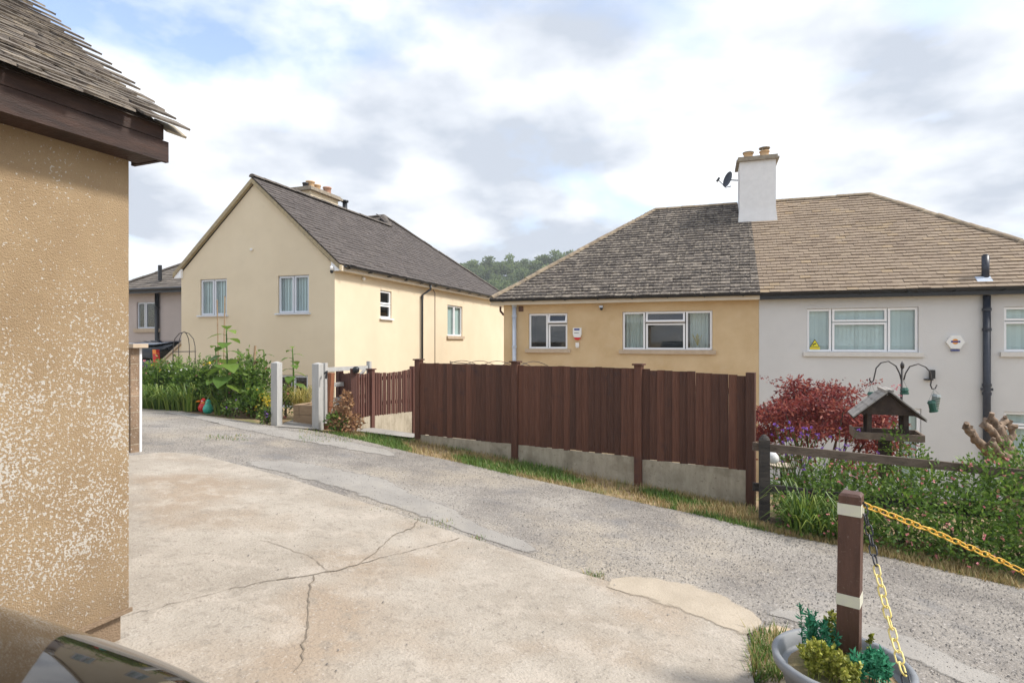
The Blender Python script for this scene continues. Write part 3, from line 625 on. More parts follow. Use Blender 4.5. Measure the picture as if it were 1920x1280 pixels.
mb = MB(); mb.obox((sg.x-.045,y0-.008,sg.z-.03),V((.075,0,.035)),V((0,.002,0)),V((-.012,0,.026))); mb.box(sg.x-.05,sg.x-.035,y0-.008,y0-.006,sg.z-.045,sg.z-.02); mb.build('camera_symbol', m['black'], sign)
mb = MB()
for k in range(6): mb.box(sg.x-.08+k*.028,sg.x-.08+k*.028+.018,y0-.006,y0-.004,sg.z-.113,sg.z-.098)
mb.build('caption', m['lamporange'], sign)
fl = onY(1742,703,FY); lampf = thing('floodlight', 'black security floodlight mounted on the white house wall', 'floodlight', (fl.x,FY,fl.z-.1))
mb = MB(); mb.box(fl.x-.02,fl.x+.09,FY-.13,FY-.05,fl.z-.08,fl.z+.13); mb.build('lamp_head', m['black'], lampf)
mb = MB(); mb.box(fl.x-.11,fl.x+.06,FY-.10,FY-.001,fl.z-.12,fl.z-.085); mb.build('bracket', m['black'], lampf)

# ------------------------------------------------------------------ cream house (gable wing + main block) and its mauve neighbour
GX0, GX1, GY, LX = -14.54, -9.23, 12.7, -9.23; AX = (GX0+GX1)/2; LE = 2.0; LR = 4.36; RYE = 26.5
cream = thing('gabled_house', 'cream rendered house with front gable and dark grey tiled roof', 'house', (AX, 18, -2.9))
g1 = fwin(375,425,523,591,GY); g2 = fwin(521,579,516,587,GY); g3 = fwin(520,577,703,765,GY)
mb = MB(); wall_with_openings(mb, (GX0,GY), (1,0,0), GX1-GX0, -3.4, LE, (0,-1,0), [(a-GX0,b-GX0,c,d) for a,b,c,d in (g1,g2,g3)])
mb.poly([(GX0,GY,LE),(GX1,GY,LE),(AX,GY,LR)])
def xwin(px0,px1,py0,py1):
    a = onX(px0,640,LX).y; b = onX(px1,640,LX).y; mid = (px0+px1)/2; return a-GY, b-GY, onX(mid,py1,LX).z, onX(mid,py0,LX).z
s1 = xwin(713,734,545,597); s2 = xwin(839,867,573,630)
wall_with_openings(mb, (LX,GY), (0,1,0), RYE-GY-.3, -4.2, LE, (1,0,0), [s1,s2])
mb.quad((GX0,GY,-3.4),(GX0,GY,LE),(GX0,17,LE),(GX0,17,-3.4)); mb.quad((LX,RYE-.3,-4.2),(LX,RYE-.3,LE),(-15,RYE-.3,LE),(-15,RYE-.3,-4.2))
mb.build('wall', m['cream'], cream)
TWO = [(0,.5,0,1,0),(.5,1,0,1,0)]
window(cream,(0,GY),U,NF,*g1,TWO,frame='upvcgrey',sill='upvcgrey',fill='blind',sill_h=.04,sill_over=.06,recess=.05); window(cream,(0,GY),U,NF,*g2,TWO,frame='upvcgrey',sill='upvcgrey',fill='blind',sill_h=.04,sill_over=.06,recess=.05)
window(cream,(0,GY),U,NF,*g3,TWO,frame='upvcgrey',recess=.05)
window(cream,(LX,GY),(0,1,0),(1,0,0),*s1,[(0,1,.5,1,0),(0,1,0,.5,0)],sill='upvc',sill_h=.04,sill_over=.05,recess=.05); window(cream,(LX,GY),(0,1,0),(1,0,0),*s2,TWO,sill='stone',fill='blind')
ov = .22; ex = LX+ov; sl = (LR-LE)/(GX1-AX); ez = LE - sl*ov*.0 - .0
# wing right slope and main hip share one plane: eave x=ex
apex = V((-12.55,20.56,5.13)); pe = lambda x: LE + .02 + (ex - x)*((5.13-LE-.02)/(ex+12.55))
WR = pe(AX)
rc = [[V((ex,GY-.08,pe(ex))),V((ex,RYE,pe(ex))),apex,V((AX,19.95,WR)),V((AX,GY-.08,WR))],
      [V((2*AX-ex,GY-.08,pe(ex))),V((AX,GY-.08,WR)),V((AX,19.95,WR)),V((2*AX-ex,17.0,pe(ex)))],
      [V((AX,19.95,WR)),apex,V((-16.7,20.56,5.13)),V((-16.7,16.1,2.0)),V((2*AX-ex,16.1,2.0))],
      [V((ex,RYE,pe(ex))),V((-16.7,RYE,pe(ex))),V((-16.7,20.56,5.13)),apex]]
roof_c = deck('roof', m['tile_left'], cream, rc)
tile_slope('roof_tiles', m['tile_left'], roof_c, (ex,GY-.1,pe(ex)), (ex,19.95,pe(ex)), (AX,19.95,WR), (AX,GY-.1,WR), th=.02)
# the main hip beyond the wing ridge: eave from 19.95 to the rear corner
def tri_tiles():
    e0 = V((ex,19.95,pe(ex))); e1 = V((ex,RYE,pe(ex))); tile_slope('roof_tiles', m['tile_left'], roof_c, e0, e1, apex, V((apex.x,19.95,apex.z)), th=.02)
tri_tiles()
tile_slope('roof_tiles', m['tile_mauve'], roof_c, (-14.5,16.1,2.02), (AX-.0,16.1,2.02), (-12.6,20.5,5.11), (-14.5,20.5,5.11), th=.02)
ridge_run(roof_c, (AX,GY-.08,WR+.03), (AX,19.9,WR+.03), 'ridgedark', .10); ridge_run(roof_c, apex+V((0,0,.03)), (ex-.05,RYE-.03,pe(ex)+.05), 'ridgedark', .10)
ridge_run(roof_c, (AX,19.95,WR+.03), apex+V((0,0,.03)), 'ridgedark', .10); ridge_run(roof_c, apex+V((0,0,.03)), (-16.7,20.56,5.16), 'ridgedark', .10)
for s in (1,-1):
    mb = MB(); e = V((AX+s*(ex-AX),GY-.10,pe(ex)-.02)); t = V((AX,GY-.10,WR-.02)); mb.prism([e,t,t-V((0,0,.13)),e-V((0,0,.13))], (0,.10,0)); mb.build('verge', m['verge_mortar'], cream)
    mb = MB(); mb.prism([V((AX+s*(ex-AX-.02),GY-.07,LE-.15)),V((AX+s*(ex-AX-.02),GY-.07,LE-.01)),V((AX+s*(ex-AX-.28),GY-.07,LE+.20)),V((AX+s*(ex-AX-.28),GY-.07,LE-.15))], (0,.065,0)); mb.build('box_end', m['upvc'], cream)
mb = MB(); mb.box(LX+.002,ex-.02,GY+.0,RYE-.1,LE-.14,LE-.10); mb.box(ex-.045,ex-.02,GY,RYE-.1,LE-.10,LE+.02); mb.build('fascia', m['fasciacream'], cream)
mb = MB()
for k in range(7):
    a0 = math.pi+math.pi*k/7; a1 = math.pi+math.pi*(k+1)/7; r = .06; gxx = ex+.045
    mb.quad((gxx+r*math.cos(a0),GY+.1,LE+.01+r*math.sin(a0)),(gxx+r*math.cos(a1),GY+.1,LE+.01+r*math.sin(a1)),(gxx+r*math.cos(a1),RYE,LE+.01+r*math.sin(a1)),(gxx+r*math.cos(a0),RYE,LE+.01+r*math.sin(a0)))
gut = mb.build('gutter', m['black'], cream, True)
for k in range(12): b_ = MB(); yy = GY+.25+k*1.03; b_.box(ex-.02,ex+.11,yy-.02,yy+.02,LE-.075,LE-.052); b_.build('bracket', m['black'], gut)
dp = onX(792,640,LX+.08).y; mb = MB(); mb.tube([(ex+.045,dp+.25,LE-.04),(ex+.045,dp+.25,LE-.2),(LX+.07,dp,LE-.42),(LX+.07,dp,-3.2)], .04, 10); mb.build('downpipe', m['black'], cream, True)
cy = onX(815,640,LX).y; mb = MB(); mb.tube([(LX+.012,cy-.2,LE-.12),(LX+.012,cy,LE-.25),(LX+.012,cy,-3)], .012, 5); mb.build('cable', m['cable'], cream)
# chimney with pots, stove flue
cb = MB(); cb.box(-12.68,-12.0,15.25,16.70,3.4,4.86); chm = cb.build('chimney', m['cream'], cream)
cb = MB(); cb.box(-12.80,-11.88,15.13,16.82,4.86,4.93); cb.box(-12.75,-11.93,15.18,16.77,4.931,4.99); cb.build('chimney_cap', m['cap'], chm)
for (y, h, mt, r) in ((15.38,.16,'black',.09),(15.62,.27,'pot',.13),(15.95,.24,'pot',.12),(16.22,.13,'black',.09),(16.5,.30,'potred',.13)):
    pm = MB(); pm.lathe((-12.3,y,4.99), [(r*1.1,0),(r,.04),(r,h-.05),(r*1.15,h-.04),(r*1.15,h)], 14); pm.build('chimney_pot', m[mt], chm, True)
mb = MB(); mb.tube([(-12.25,17.45,4.0),(-12.25,17.45,4.98)], .085, 12); mb.tube([(-12.25,17.45,5.0),(-12.25,17.45,5.06)], .13, 12); mb.tube([(-12.25,17.45,4.97),(-12.25,17.45,5.01)], .05, 8); mb.build('stove_flue', m['black'], cream, True)
# small fittings
sc = V((LX-.02,GY-.1,LE-.12)); cmr = thing('security_camera', 'white dome camera on the corner of the cream gabled house', 'camera', sc-V((0,0,.1)))
mb = MB(); mb.tube([sc+V((0,.08,.06)),sc+V((0,0,.06)),sc+V((0,0,-.02))], .05, 10); mb.build('housing', m['white_plastic'], cmr, True)
mb = MB(); mb.lathe(sc+V((0,0,-.10)), [(.01,0),(.04,.02),(.045,.08)], 10); mb.build('lens_dome', m['black'], cmr, True)
ll = onX(682,522,LX+.06); mb = MB(); mb.lathe(ll-V((0,0,.06)), [(.02,0),(.05,.03),(.05,.07),(.02,.10)], 10); mb.tube([ll+V((0,0,.04)),V((LX+.01,ll.y,ll.z+.09))], .012, 6); tag(mb.build('wall_lamp', m['white_plastic'], None, True), 'small pale lamp under the eaves of the cream house', 'lamp')
ll = onY(471,468,GY-.03); mb = MB(); mb.lathe(ll-V((0,0,.04)), [(.015,0),(.04,.02),(.04,.06),(.015,.08)], 10); mb.box(ll.x-.02,ll.x+.02,ll.y,GY-.001,ll.z-.02,ll.z+.02); tag(mb.build('gable_sensor', m['white_plastic']), 'tiny pale sensor in the middle of the cream gable', 'sensor')
# mauve neighbour
MY = 16.45; mauve = thing('neighbour_house', 'mauve rendered house with mottled roof behind the cream gable', 'house', (-17.8,18,-1.6))
q1 = fwin(256,297,566,616,MY)
mb = MB(); wall_with_openings(mb, (-22.0,MY), (1,0,0), 7.3, -3, LE, (0,-1,0), [(q1[0]+22.0,q1[1]+22.0,q1[2],q1[3])]); mb.quad((-22,MY,-3),(-22,MY,LE),(-22,24.7,LE),(-22,24.7,-3)); mb.build('wall', m['mauve'], mauve)
window(mauve,(0,MY),U,NF,*q1,[(0,.36,.0,1,0),(.36,1,.0,1,0)],frame='upvcgrey',sill='stone',sill_h=.14)
roof_m = deck('roof', m['tile_mauve'], mauve, [[V((-22.2,16.1,2.0)),V((-16.72,16.1,2.0)),V((-16.72,20.56,5.12))],[V((-22.2,16.1,2.0)),V((-16.72,20.56,5.12)),V((-22.2,25,2.0))],[V((-22.2,25,2)),V((-16.72,20.56,5.12)),V((-16.72,25,2))]])
tile_slope('roof_tiles', m['tile_mauve'], roof_m, (-22.2,16.1,2.0), (-14.5,16.1,2.0), (-14.5,20.56,5.12), (-16.7,20.56,5.12), th=.022)
ridge_run(roof_m, (-22.15,16.13,2.05), (-16.7,20.56,5.16), 'ridgedark', .1)
mb = MB(); mb.box(-22.2,-14.6,16.06,16.09,1.84,2.02); mb.tube([(-22.2,16.02,1.98),(-14.6,16.02,1.98)], .06, 8); mb.build('gutter', m['black'], mauve)
dx_ = onY(294,600,MY-.08).x; pipe(mauve,'downpipe','black',dx_,MY-.08,-2.5,1.85,.075,(1.3,))
mb = MB(); mb.tube([(dx_,16.5,2.35),(dx_,16.5,2.95)], .07, 10); mb.build('vent_pipe', m['black'], mauve)

# ------------------------------------------------------------------ garage on the left
gd = V((.066,.998,0)).normalized(); gn = V((gd.y,-gd.x,0)); C0 = V((-2.78,2.12,0)); GL = 5.8
gar = thing('garage', 'ochre roughcast garage speckled with white lichen under a stone tiled roof', 'garage', C0 - gd*2.9 - gn*1.6 + V((0,0,-1.55)))
mb = MB(); A = C0 - gd*GL; B = C0; A2 = A - gn*3.4; B2 = B - gn*3.4; pl = .02
for (p, q) in ((A,B),(B,B2),(B2,A2),(A2,A)): mb.quad(p+V((0,0,-1.36)), q+V((0,0,-1.36)), q+V((0,0,1.0)), p+V((0,0,1.0)))
mb.build('wall', m['garage_wall'], gar)
mb = MB(); k = gn*-.025; kk = gd*-.025
for (p, q) in ((A+k,B+k+kk),(B+k+kk,B2+kk)): mb.quad(p+V((0,0,-1.75)), q+V((0,0,-1.75)), q+V((0,0,-1.355)), p+V((0,0,-1.355)))
mb.build('plinth', m['plinth'], gar)
mb = MB(); mb.obox(A+gn*.0+V((0,0,-1.375)), gn*.012, gd*(GL+.012), V((0,0,.02))); mb.build('render_bead', m['plinth'], gar)
FO = .15; zf = .915
mb = MB(); mb.obox(A+gn*FO+V((0,0,zf)), gn*.022, gd*(GL+.09), V((0,0,.105))); mb.build('fascia_board', m['darkwood'], gar)
mb = MB(); mb.obox(A+gn*(FO+.004)+V((0,0,zf+.107)), gn*.022, gd*(GL+.06), V((0,0,.075))); mb.build('fascia_board', m['darkwood'], gar)
mb = MB(); mb.obox(A-gn*.01+V((0,0,zf+.006)), gn*(FO+.008), gd*(GL+.05), V((0,0,.018))); mb.build('soffit', m['darkwood'], gar)
mb = MB(); mb.obox(C0-gn*.06+gd*.052+V((0,0,zf+.002)), gn*(FO+.058), gd*.02, V((0,0,.165))); mb.build('end_board', m['darkwood'], gar)
pit = R(37); up = -gn*math.cos(pit) + V((0,0,math.sin(pit))); nr = gn*math.sin(pit) + V((0,0,math.cos(pit)))
E = C0 + gn*(FO+.05) + V((0,0,zf+.185)); 
rd = MB(); q0 = E - gd*GL - nr*.02; q1_ = E + gd*.04 - nr*.02; rd.quad(q0, q1_, q1_+up*2.3, q0+up*2.3)
ap = q1_+up*2.3; ap0 = q0+up*2.3; dn = -gn*math.cos(pit) - V((0,0,math.sin(pit))); rd.quad(ap0, ap, ap+dn*2.3, ap0+dn*2.3); roofg = rd.build('roof', m['tile_garage'], gar)
tw, gau = .25, .054; tm = MB(); tm.obox((0,0,0), V((tw-.006,0,0)), V((0,gau*2.2,0)), V((0,0,.011)))
tmesh = [tm.mesh('tile', m['tile_garage'])]
for s_ in range(2):
    t2 = MB(); w_ = tw-.004-random.uniform(0,.02); t2.v = [(0,0,0),(w_,random.uniform(-.008,.008),0),(0,gau*2.2,0),(w_,gau*2.2,0),(0,-.003,.012),(w_,random.uniform(-.008,.008),.010),(0,gau*2.2,.010),(w_,gau*2.2,.011)]
    t2.f = [(0,2,3,1),(4,5,7,6),(0,1,5,4),(2,6,7,3),(0,4,6,2),(1,3,7,5)]; t2.t = [.5]*6; tmesh.append(t2.mesh('tile', m['tile_garage']))
cnt = 0
for k in range(42):
    for j in range(-1, 8):
        if cnt >= 290: break
        s_ = .15 - j*tw - (tw*.5 if k % 2 else 0) + random.gauss(0,.006)
        if s_ > .17 or s_ < -1.3: continue
        base = E + gd*(s_-tw) + up*(k*gau - .05 + random.gauss(0,.004)) + nr*(.016 + random.gauss(0,.002))
        xa = gd; ya = (up + nr*-.16).normalized(); za = xa.cross(ya); za = za if za.z > 0 else -za
        rot = Matrix((xa, ya, za)).transposed().to_4x4() @ Matrix.Rotation(random.gauss(0,.012),4,'Z') @ Matrix.Rotation(random.gauss(0,.012),4,'Y')
        link('tile', random.choice(tmesh), base, roofg, rot); cnt += 1
tile_slope('roof_tiles', m['tile_garage'], roofg, E-gd*GL+nr*.004, E-gd*1.55+nr*.004, E-gd*1.55+up*2.28+nr*.004, E-gd*GL+up*2.28+nr*.004, gauge=.054, th=.01)
sb = MB(); c_ = E + gd*.06 + up*-.02 - nr*.035; sb.obox(c_, gd*.11, up*.12, nr*.012); sb.build('under_tile', m['gravelboard'], roofg)

# block garden wall beyond the garage
bp = G(250,850); bw = thing('garden_wall', 'brown block garden wall with coping and whitewashed end', 'wall', (bp.x-1, bp.y, bp.z)); bz = bp.z-.1
x1 = onY(245,700,bp.y).x; hh = onY(250,652,bp.y).z - bz; nb = 7; bh = hh/nb
for r_ in range(nb):
    for c_ in range(5):
        xx1 = x1 - c_*.44 - (.22 if r_ % 2 and c_ else 0); xx0 = xx1 - (.44 if not (r_ % 2 and c_ == 0) else .22)
        mb = MB(); mb.box(xx0+.004, xx1-.004, bp.y, bp.y+.14, bz+r_*bh+.004, bz+(r_+1)*bh-.004); mb.build('block', m['blockwall'], bw)
mb = MB(); mb.box(x1-2.2,x1-.005,bp.y+.006,bp.y+.134,bz,bz+hh-.01); mb.build('mortar', m['gravelboard'], bw)
mb = MB(); mb.box(x1-.003,x1+.006,bp.y+.112,bp.y+.143,bz,bz+hh-.004); mb.build('whitewashed_end', m['whitewash'], bw)
mb = MB(); mb.box(x1-2.2,x1+.08,bp.y-.03,bp.y+.17,bz+hh,bz+hh+.05); mb.build('coping', m['stone'], bw)

# ------------------------------------------------------------------ brown board fence
def fence_run(name, label, P, ztop, zb, brd_h0, mat, grav, bw_=.098, caps=None, curve=0, post_w=.10, side=-1):
    """P: list of post xy; ztop/zb/brd_h0 per post: top of boards, ground, bottom of boards"""
    base = P[len(P)//2]; f = thing(name, label, 'fence', (base.x, base.y, zb[len(P)//2]))
    for i, p in enumerate(P):
        d = (P[min(i+1,len(P)-1)]-P[max(i-1,0)]).normalized(); n = V((-d.y,d.x)); 
        mb = MB(); h = post_w/2; o = V((p.x,p.y,zb[i]-.1)) - V((d.x,d.y,0))*h - V((n.x,n.y,0))*h
        mb.obox(o, V((d.x,d.y,0))*post_w, V((n.x,n.y,0))*post_w, V((0,0,ztop[i]+.012-zb[i]+.1))); po = mb.build('post', m[mat], f)
        if caps is None or caps[i]:
            c = MB(); h2 = h+.022; c.obox(V((p.x,p.y,ztop[i]+.013))-V((d.x,d.y,0))*h2-V((n.x,n.y,0))*h2, V((d.x,d.y,0))*h2*2, V((n.x,n.y,0))*h2*2, V((0,0,.022))); c.build('post_cap', m[mat], po)
    for i in range(len(P)-1):
        a, b = P[i], P[i+1]; d = (b-a).normalized(); L_ = (b-a).length; n = V((d.y,-d.x)); n3 = V((n.x,n.y,0)); d3 = V((d.x,d.y,0))
        s = post_w/2+.004; k = 0; usable = L_-post_w-.008; nb = max(1,round(usable/bw_)); w = usable/nb
        for k in range(nb):
            f0 = (s+w*(k+.5))/L_; zt = ztop[i]+(ztop[i+1]-ztop[i])*f0 - .03 - curve*4*f0*(1-f0) + random.gauss(0,.004); z0 = brd_h0[i][1]+(brd_h0[i+1][0]-brd_h0[i][1])*f0 + random.gauss(0,.006)
            off = random.gauss(0,.0025); p = V((a.x,a.y,z0)) + d3*(s+w*k) + n3*(.004+off)
            mb = MB(); lean = d3*random.gauss(0,.003)
            q = [p+n3*.016, p+d3*(w*1.0-.003)+n3*-.002, p+d3*(w-.003)+n3*-.014, p+n3*-.004]     # feathered section
            up_ = V((0,0,zt-z0))+lean; mb.prism(q, up_); mb.build('board', m[mat], f)
        for zz_ in (.25,.8):
            z0 = brd_h0[i][1]+(ztop[i]-brd_h0[i][1])*zz_; z1 = brd_h0[i+1][0]+(ztop[i+1]-brd_h0[i+1][0])*zz_
            mb = MB(); mb.bar(V((a.x,a.y,z0))-n3*.045+d3*.05, V((b.x,b.y,z1))-n3*.045-d3*.05, .05, .07); mb.build('rail', m[mat], f)
        if grav:
            mb = MB(); o0 = V((a.x,a.y,0))+d3*(post_w/2+.003)-n3*.022; 
            z0a, z1a = brd_h0[i][1]-.006, brd_h0[i+1][0]-.006; ba, bb = zb[i]+grav[i][0], zb[i+1]+grav[i][1]; e_ = d3*(L_-post_w-.006)
            mb.prism([o0+V((0,0,ba)), o0+e_+V((0,0,bb)), o0+e_+V((0,0,z1a)), o0+V((0,0,z0a))], n3*.035); mb.build('gravel_board', m['gravelboard'], f)
    return f
fp = [atD(785,825,9.63), atD(967,852,8.6), atD(1198,900,7.59), atD(1408,950,6.84)]
P2 = [V((p.x,p.y)) for p in fp]; zb = [p.z for p in fp]
bz_ = lambda px, py, D: (640-py)/F*D
bb = [(0,bz_(785,814,9.6)),(bz_(960,832,8.62),bz_(975,833,8.57)),(bz_(1190,856,7.6),bz_(1206,860,7.55)),(bz_(1404,881,6.85),0)]
fence_run('board_fence', 'tall red brown feather-edge fence on concrete gravel boards beside the road', P2, [-.33,-.33,-.33,-.385], zb, bb, 'fence', [(-.16,-.16)]*3, caps=[1,1,1,0])
# return fence along the entrance path
rp = [V((-6.42,8.98)), V((-6.0,8.80)), V((-6.0,9.38)), V((-6.0,11.0)), V((-6.0,12.7))]
rz = [-1.66,-1.64,-1.68,-1.98,-2.5]; rt = [-.53,-.50,-.55,-.55,-.6]
fence_run('lath_fence', 'lower red brown fence with dipped top leading back along the path', rp, rt, rz, [(-1.60,-1.60),(-1.60,-1.40),(-1.40,-1.41),(-1.51,-1.51),(-1.62,-1.62)], 'fence2', [(0.0,.0),(-.04,-.04),(-.04,-.25),(-.25,-.3)], bw_=.085, caps=[1,0,1,0,1], curve=.045)
mb = MB(); q = V((-5.93,8.78,-.52)); mb.lathe(q-V((0,0,.05)), [(.02,0),(.055,.02),(.06,.09),(.03,.12)], 10); tag(mb.build('post_lamp', m['black'],None,True), 'small black lamp fixed to the top of the brown entrance post', 'lamp')
# concrete entrance path
sheet('entrance_path', m['patchgrey'], [V((-5.88,8.6)),V((-5.88,13.5))], [V((-4.75,8.7)),V((-4.75,13.5))], 16, 3, .012)
# grey gate and posts
def gpost(px0, px1, pyt, pyb, label):
    g0 = G((px0+px1)/2, pyb); D = (g0.x*-ST+g0.y*CT); w = (px1-px0)/F*D; h = (pyb-pyt)/F*D
    mb = MB(); mb.obox(g0+V((-w*.5,-w*.3,-.05)), V((w*.78,0,0)), V((0,w*.78,0)), V((0,0,h+.05))); t = w*.78
    c = g0+V((-w*.5+t/2,-w*.3+t/2,h)); mb.poly([c+V((-t/2,-t/2,0)),c+V((t/2,-t/2,0)),c+V((0,0,.025))]); mb.poly([c+V((t/2,-t/2,0)),c+V((t/2,t/2,0)),c+V((0,0,.025))]); mb.poly([c+V((t/2,t/2,0)),c+V((-t/2,t/2,0)),c+V((0,0,.025))]); mb.poly([c+V((-t/2,t/2,0)),c+V((-t/2,-t/2,0)),c+V((0,0,.025))])
    tag(mb.build('gate_post', m['greypaint']), label, 'gate post', 'grey gate posts'); return g0
pa = gpost(510,528,680,797,'pale grey square gate post beside the flower bed'); pb = gpost(587,606,682,803,'pale grey square gate post beside the rust coloured stake')
gp = pb + V((.05,.12,0)); ge = gp + V((-.02,1.0,0)) + V((.28,0,0)); gt = thing('garden_gate', 'pale grey barred garden gate standing open behind its post', 'gate', gp)
zt = -.50; zbm = gp.z+.08; dG = (ge-gp); dG.z = 0
for (k, nm) in ((0,'stile'),(1,'stile')):
    mb = MB(); p = gp + dG*k; mb.box(p.x-.035,p.x+.035,p.y-.035,p.y+.035,zbm,zt+.12); mb.build(nm, m['greypaint'], gt)
for z in (zt,-.78,-1.05,-1.30): mb = MB(); mb.bar(V((gp.x,gp.y,z))+dG*.04, V((gp.x,gp.y,z))+dG*.96, .03, .075); mb.build('rail', m['greypaint'], gt)
mb = MB(); mb.bar(V((gp.x,gp.y,-1.3))+dG*.04+V((.03,0,0)), V((gp.x,gp.y,zt))+dG*.9+V((.03,0,0)), .02, .06); mb.build('brace', m['greypaint'], gt)
mb = MB(); mb.tube([gp+V((.06,-.09,zt-gp.z-.06)),gp+V((.13,-.12,zt-gp.z-.02)),gp+V((.12,-.13,zt-gp.z-.15))], .018, 6); mb.build('latch', m['black'], gt)
st = G(618,800); mb = MB(); mb.bar(V((st.x+.02,st.y-.1,st.z-.05)), V((st.x+.10,st.y-.1,-.56)), .10, .10, up=(0,1,0)); tag(mb.build('timber_stake', m['rustwood']), 'leaning orange brown timber stake between grey gate and fence', 'stake')
# sleeper bed behind the gate
s0 = G(528,797); s1_ = G(590,793); bed = thing('raised_bed', 'raised bed of two stacked brown sleepers behind the gate', 'raised bed', (s0.x+.3,s0.y+.3,s0.z))
for k in range(2):
    mb = MB(); mb.box(s0.x+.03, s0.x+1.05, s0.y+.42+.004*k, s0.y+.54, s0.z-.05+k*.185, s0.z-.05+k*.185+.18); mb.build('sleeper', m['sleeper'], bed)
    mb = MB(); mb.box(s0.x-.1, s0.x+.025, s0.y+.42, s0.y+1.5, s0.z-.05+k*.185, s0.z-.05+k*.185+.18); mb.build('sleeper', m['sleeper'], bed)
mb = MB(); mb.box(s0.x+.03,s0.x+1.05,s0.y+.545,s0.y+1.5,s0.z-.3,s0.z+.27); mb.build('bed_soil', m['soil'], bed)
bed2 = thing('bed_edging', 'low dark sleeper edging along the front of the flower bed', 'edging', G(470,786))
for (a, b) in (((455,780),(508,791)),((400,775),(454,781))):
    A_, B_ = G(*a), G(*b); mb = MB(); mb.bar(A_+V((0,.18,.06)), B_+V((0,.18,.06)), .10, .20); mb.build('sleeper', m['sleeper'], bed2)
sheet('gate_path', m['patchgrey'], [G(515,800).xy, G(600,806).xy], [G(530,790).xy+V((0,.3)), G(590,792).xy+V((0,.3))], 8, 4, .012)

# ------------------------------------------------------------------ plants
def leaf(mb, p, d, n, l, w, tone):
    d = d.normalized(); s = d.cross(n); s = s.normalized() if s.length > 1e-4 else V((1,0,0)); 
    mb.quad(p, p+d*l*.45+s*w*.5, p+d*l, p+d*l*.45-s*w*.5, tone)
def rv(): return V((random.gauss(0,1),random.gauss(0,1),random.gauss(0,1))).normalized()
def cloud(mb, c, rad, n, l, w, shell_=.55, dark=.0, droop=0):
    for _ in range(n):
        u = rv(); k = shell_ + (1-shell_)*random.random(); k = k if random.random() < .8 else random.random()
        p = V((c[0]+u.x*rad[0]*k, c[1]+u.y*rad[1]*k, c[2]+u.z*rad[2]*k)); d = (u + rv()*.9 + V((0,0,.25-droop)))
        leaf(mb, p, d, rv(), l*random.uniform(.6,1.3), w*random.uniform(.6,1.2), min(1,max(0,random.gauss(.5,.25))))
def stems(mb, base, tips, r=.008):
    for t in tips: b = V(base); mid = b.lerp(V(t), .5)+V((random.gauss(0,.03),random.gauss(0,.03),.04)); mb.tube([b,mid,t],[r*1.4,r,r*.5],5)
def blades(mb, c, n, h, spread, w, curl=1.0, lo=.5):
    for _ in range(n):
        a = random.random()*6.283; hh = h*random.uniform(lo,1.1); o = spread*random.uniform(.3,1.1); d = V((math.cos(a),math.sin(a),0)); s = V((-d.y,d.x,0)); b = V(c)+d*random.uniform(0,.45*spread+.02)+s*random.gauss(0,.05); t = random.random()
        pts = [(0,0),(.35*o*.5,.55*hh),(.75*o,.92*hh),(o*1.25,hh*(1-.45*curl*random.random()))]
        for i in range(3):
            w0 = w*(1-.28*i); w1 = w*(1-.28*(i+1)) if i < 2 else .001
            p, q = b+d*pts[i][0]+V((0,0,pts[i][1])), b+d*pts[i+1][0]+V((0,0,pts[i+1][1])); mb.quad(p-s*w0,p+s*w0,q+s*w1,q-s*w1,t)
def petals(mb, c, r, n=8, k=6):
    for _ in range(n): leaf(mb, V(c), rv()+V((0,-.4,.3)), rv(), r, r*.7, random.random())
def bush(name, label, cat, base, blobs, mat, n, l, w, group=None, flowers=None, trunk='trunk', **kw):
    t = thing(name, label, cat, base, group); mb = MB(); tot = sum(r[0]*r[1]+r[2]*r[0] for _, r in blobs)
    for c, r in blobs: cloud(mb, c, r, int(n*(r[0]*r[1]+r[2]*r[0])/tot), l, w, **kw)
    mb.build('foliage', m[mat], t)
    sm = MB(); stems(sm, base, [V(c) for c, r in blobs], .012); sm.build('stem', m[trunk], t)
    if flowers:
        for (fm, k, r) in flowers:
            fb = MB()
            for _ in range(k):
                c, rr = random.choice(blobs); u = rv(); u.y = -abs(u.y); petals(fb, V(c)+V((u.x*rr[0],u.y*rr[1],u.z*rr[2]))*1.02, r, 5)
            fb.build('blossom', m[fm], t)
    return t
def gpt(px, py): g = G(px, py); return g
# fuchsia shrubs along the rail fence
fx = [(1.00,6.75,.30,.30,.50,'low sprawling fuchsia shrub beside the leaf clump'),(1.40,6.75,.36,.38,.74,'fuchsia shrub growing in front of the bird table'),(1.88,6.7,.40,.45,.78,'fuchsia shrub in the middle of the hedge'),(2.36,6.6,.42,.5,.84,'fuchsia shrub below the tree stump with pink flowers'),(2.85,6.6,.46,.5,1.02,'tall fuchsia shrub right of the tree stump, heavy with pink flowers'),(3.45,6.6,.5,.5,1.1,'fuchsia shrub at the right end of the hedge')]
for (x,y,rx,ry,h,lab) in fx:
    z = float(gz(x,y)); bl = [((x,y,z+h*.42),(rx,ry,h*.42)),((x-rx*.4,y+.30,z+h*.66),(rx*.62,ry*.6,h*.34)),((x+rx*.5,y+.38,z+h*.70),(rx*.6,ry*.6,h*.34)),((x,y-.25,z+h*.25),(rx,ry*.75,h*.27))]
    bush('fuchsia_shrub', lab, 'shrub', (x,y,z), bl, 'fuchsia', int(3100*rx*h/.33), .05, .026, 'fuchsia hedge', [('pinkp', int(60*h), .022)])
s3 = [((2.32,7.9,-1.55),(.28,.25,.42)),((2.15,7.9,-1.2),(.14,.14,.25)),((2.5,8.0,-1.7),(.25,.2,.35))]
bush('leafy_shrub', 'green shrub climbing left of the gnarled stump', 'shrub', (2.3,7.9,float(gz(2.3,7.9))), s3, 'fuchsia', 1100, .05, .026)
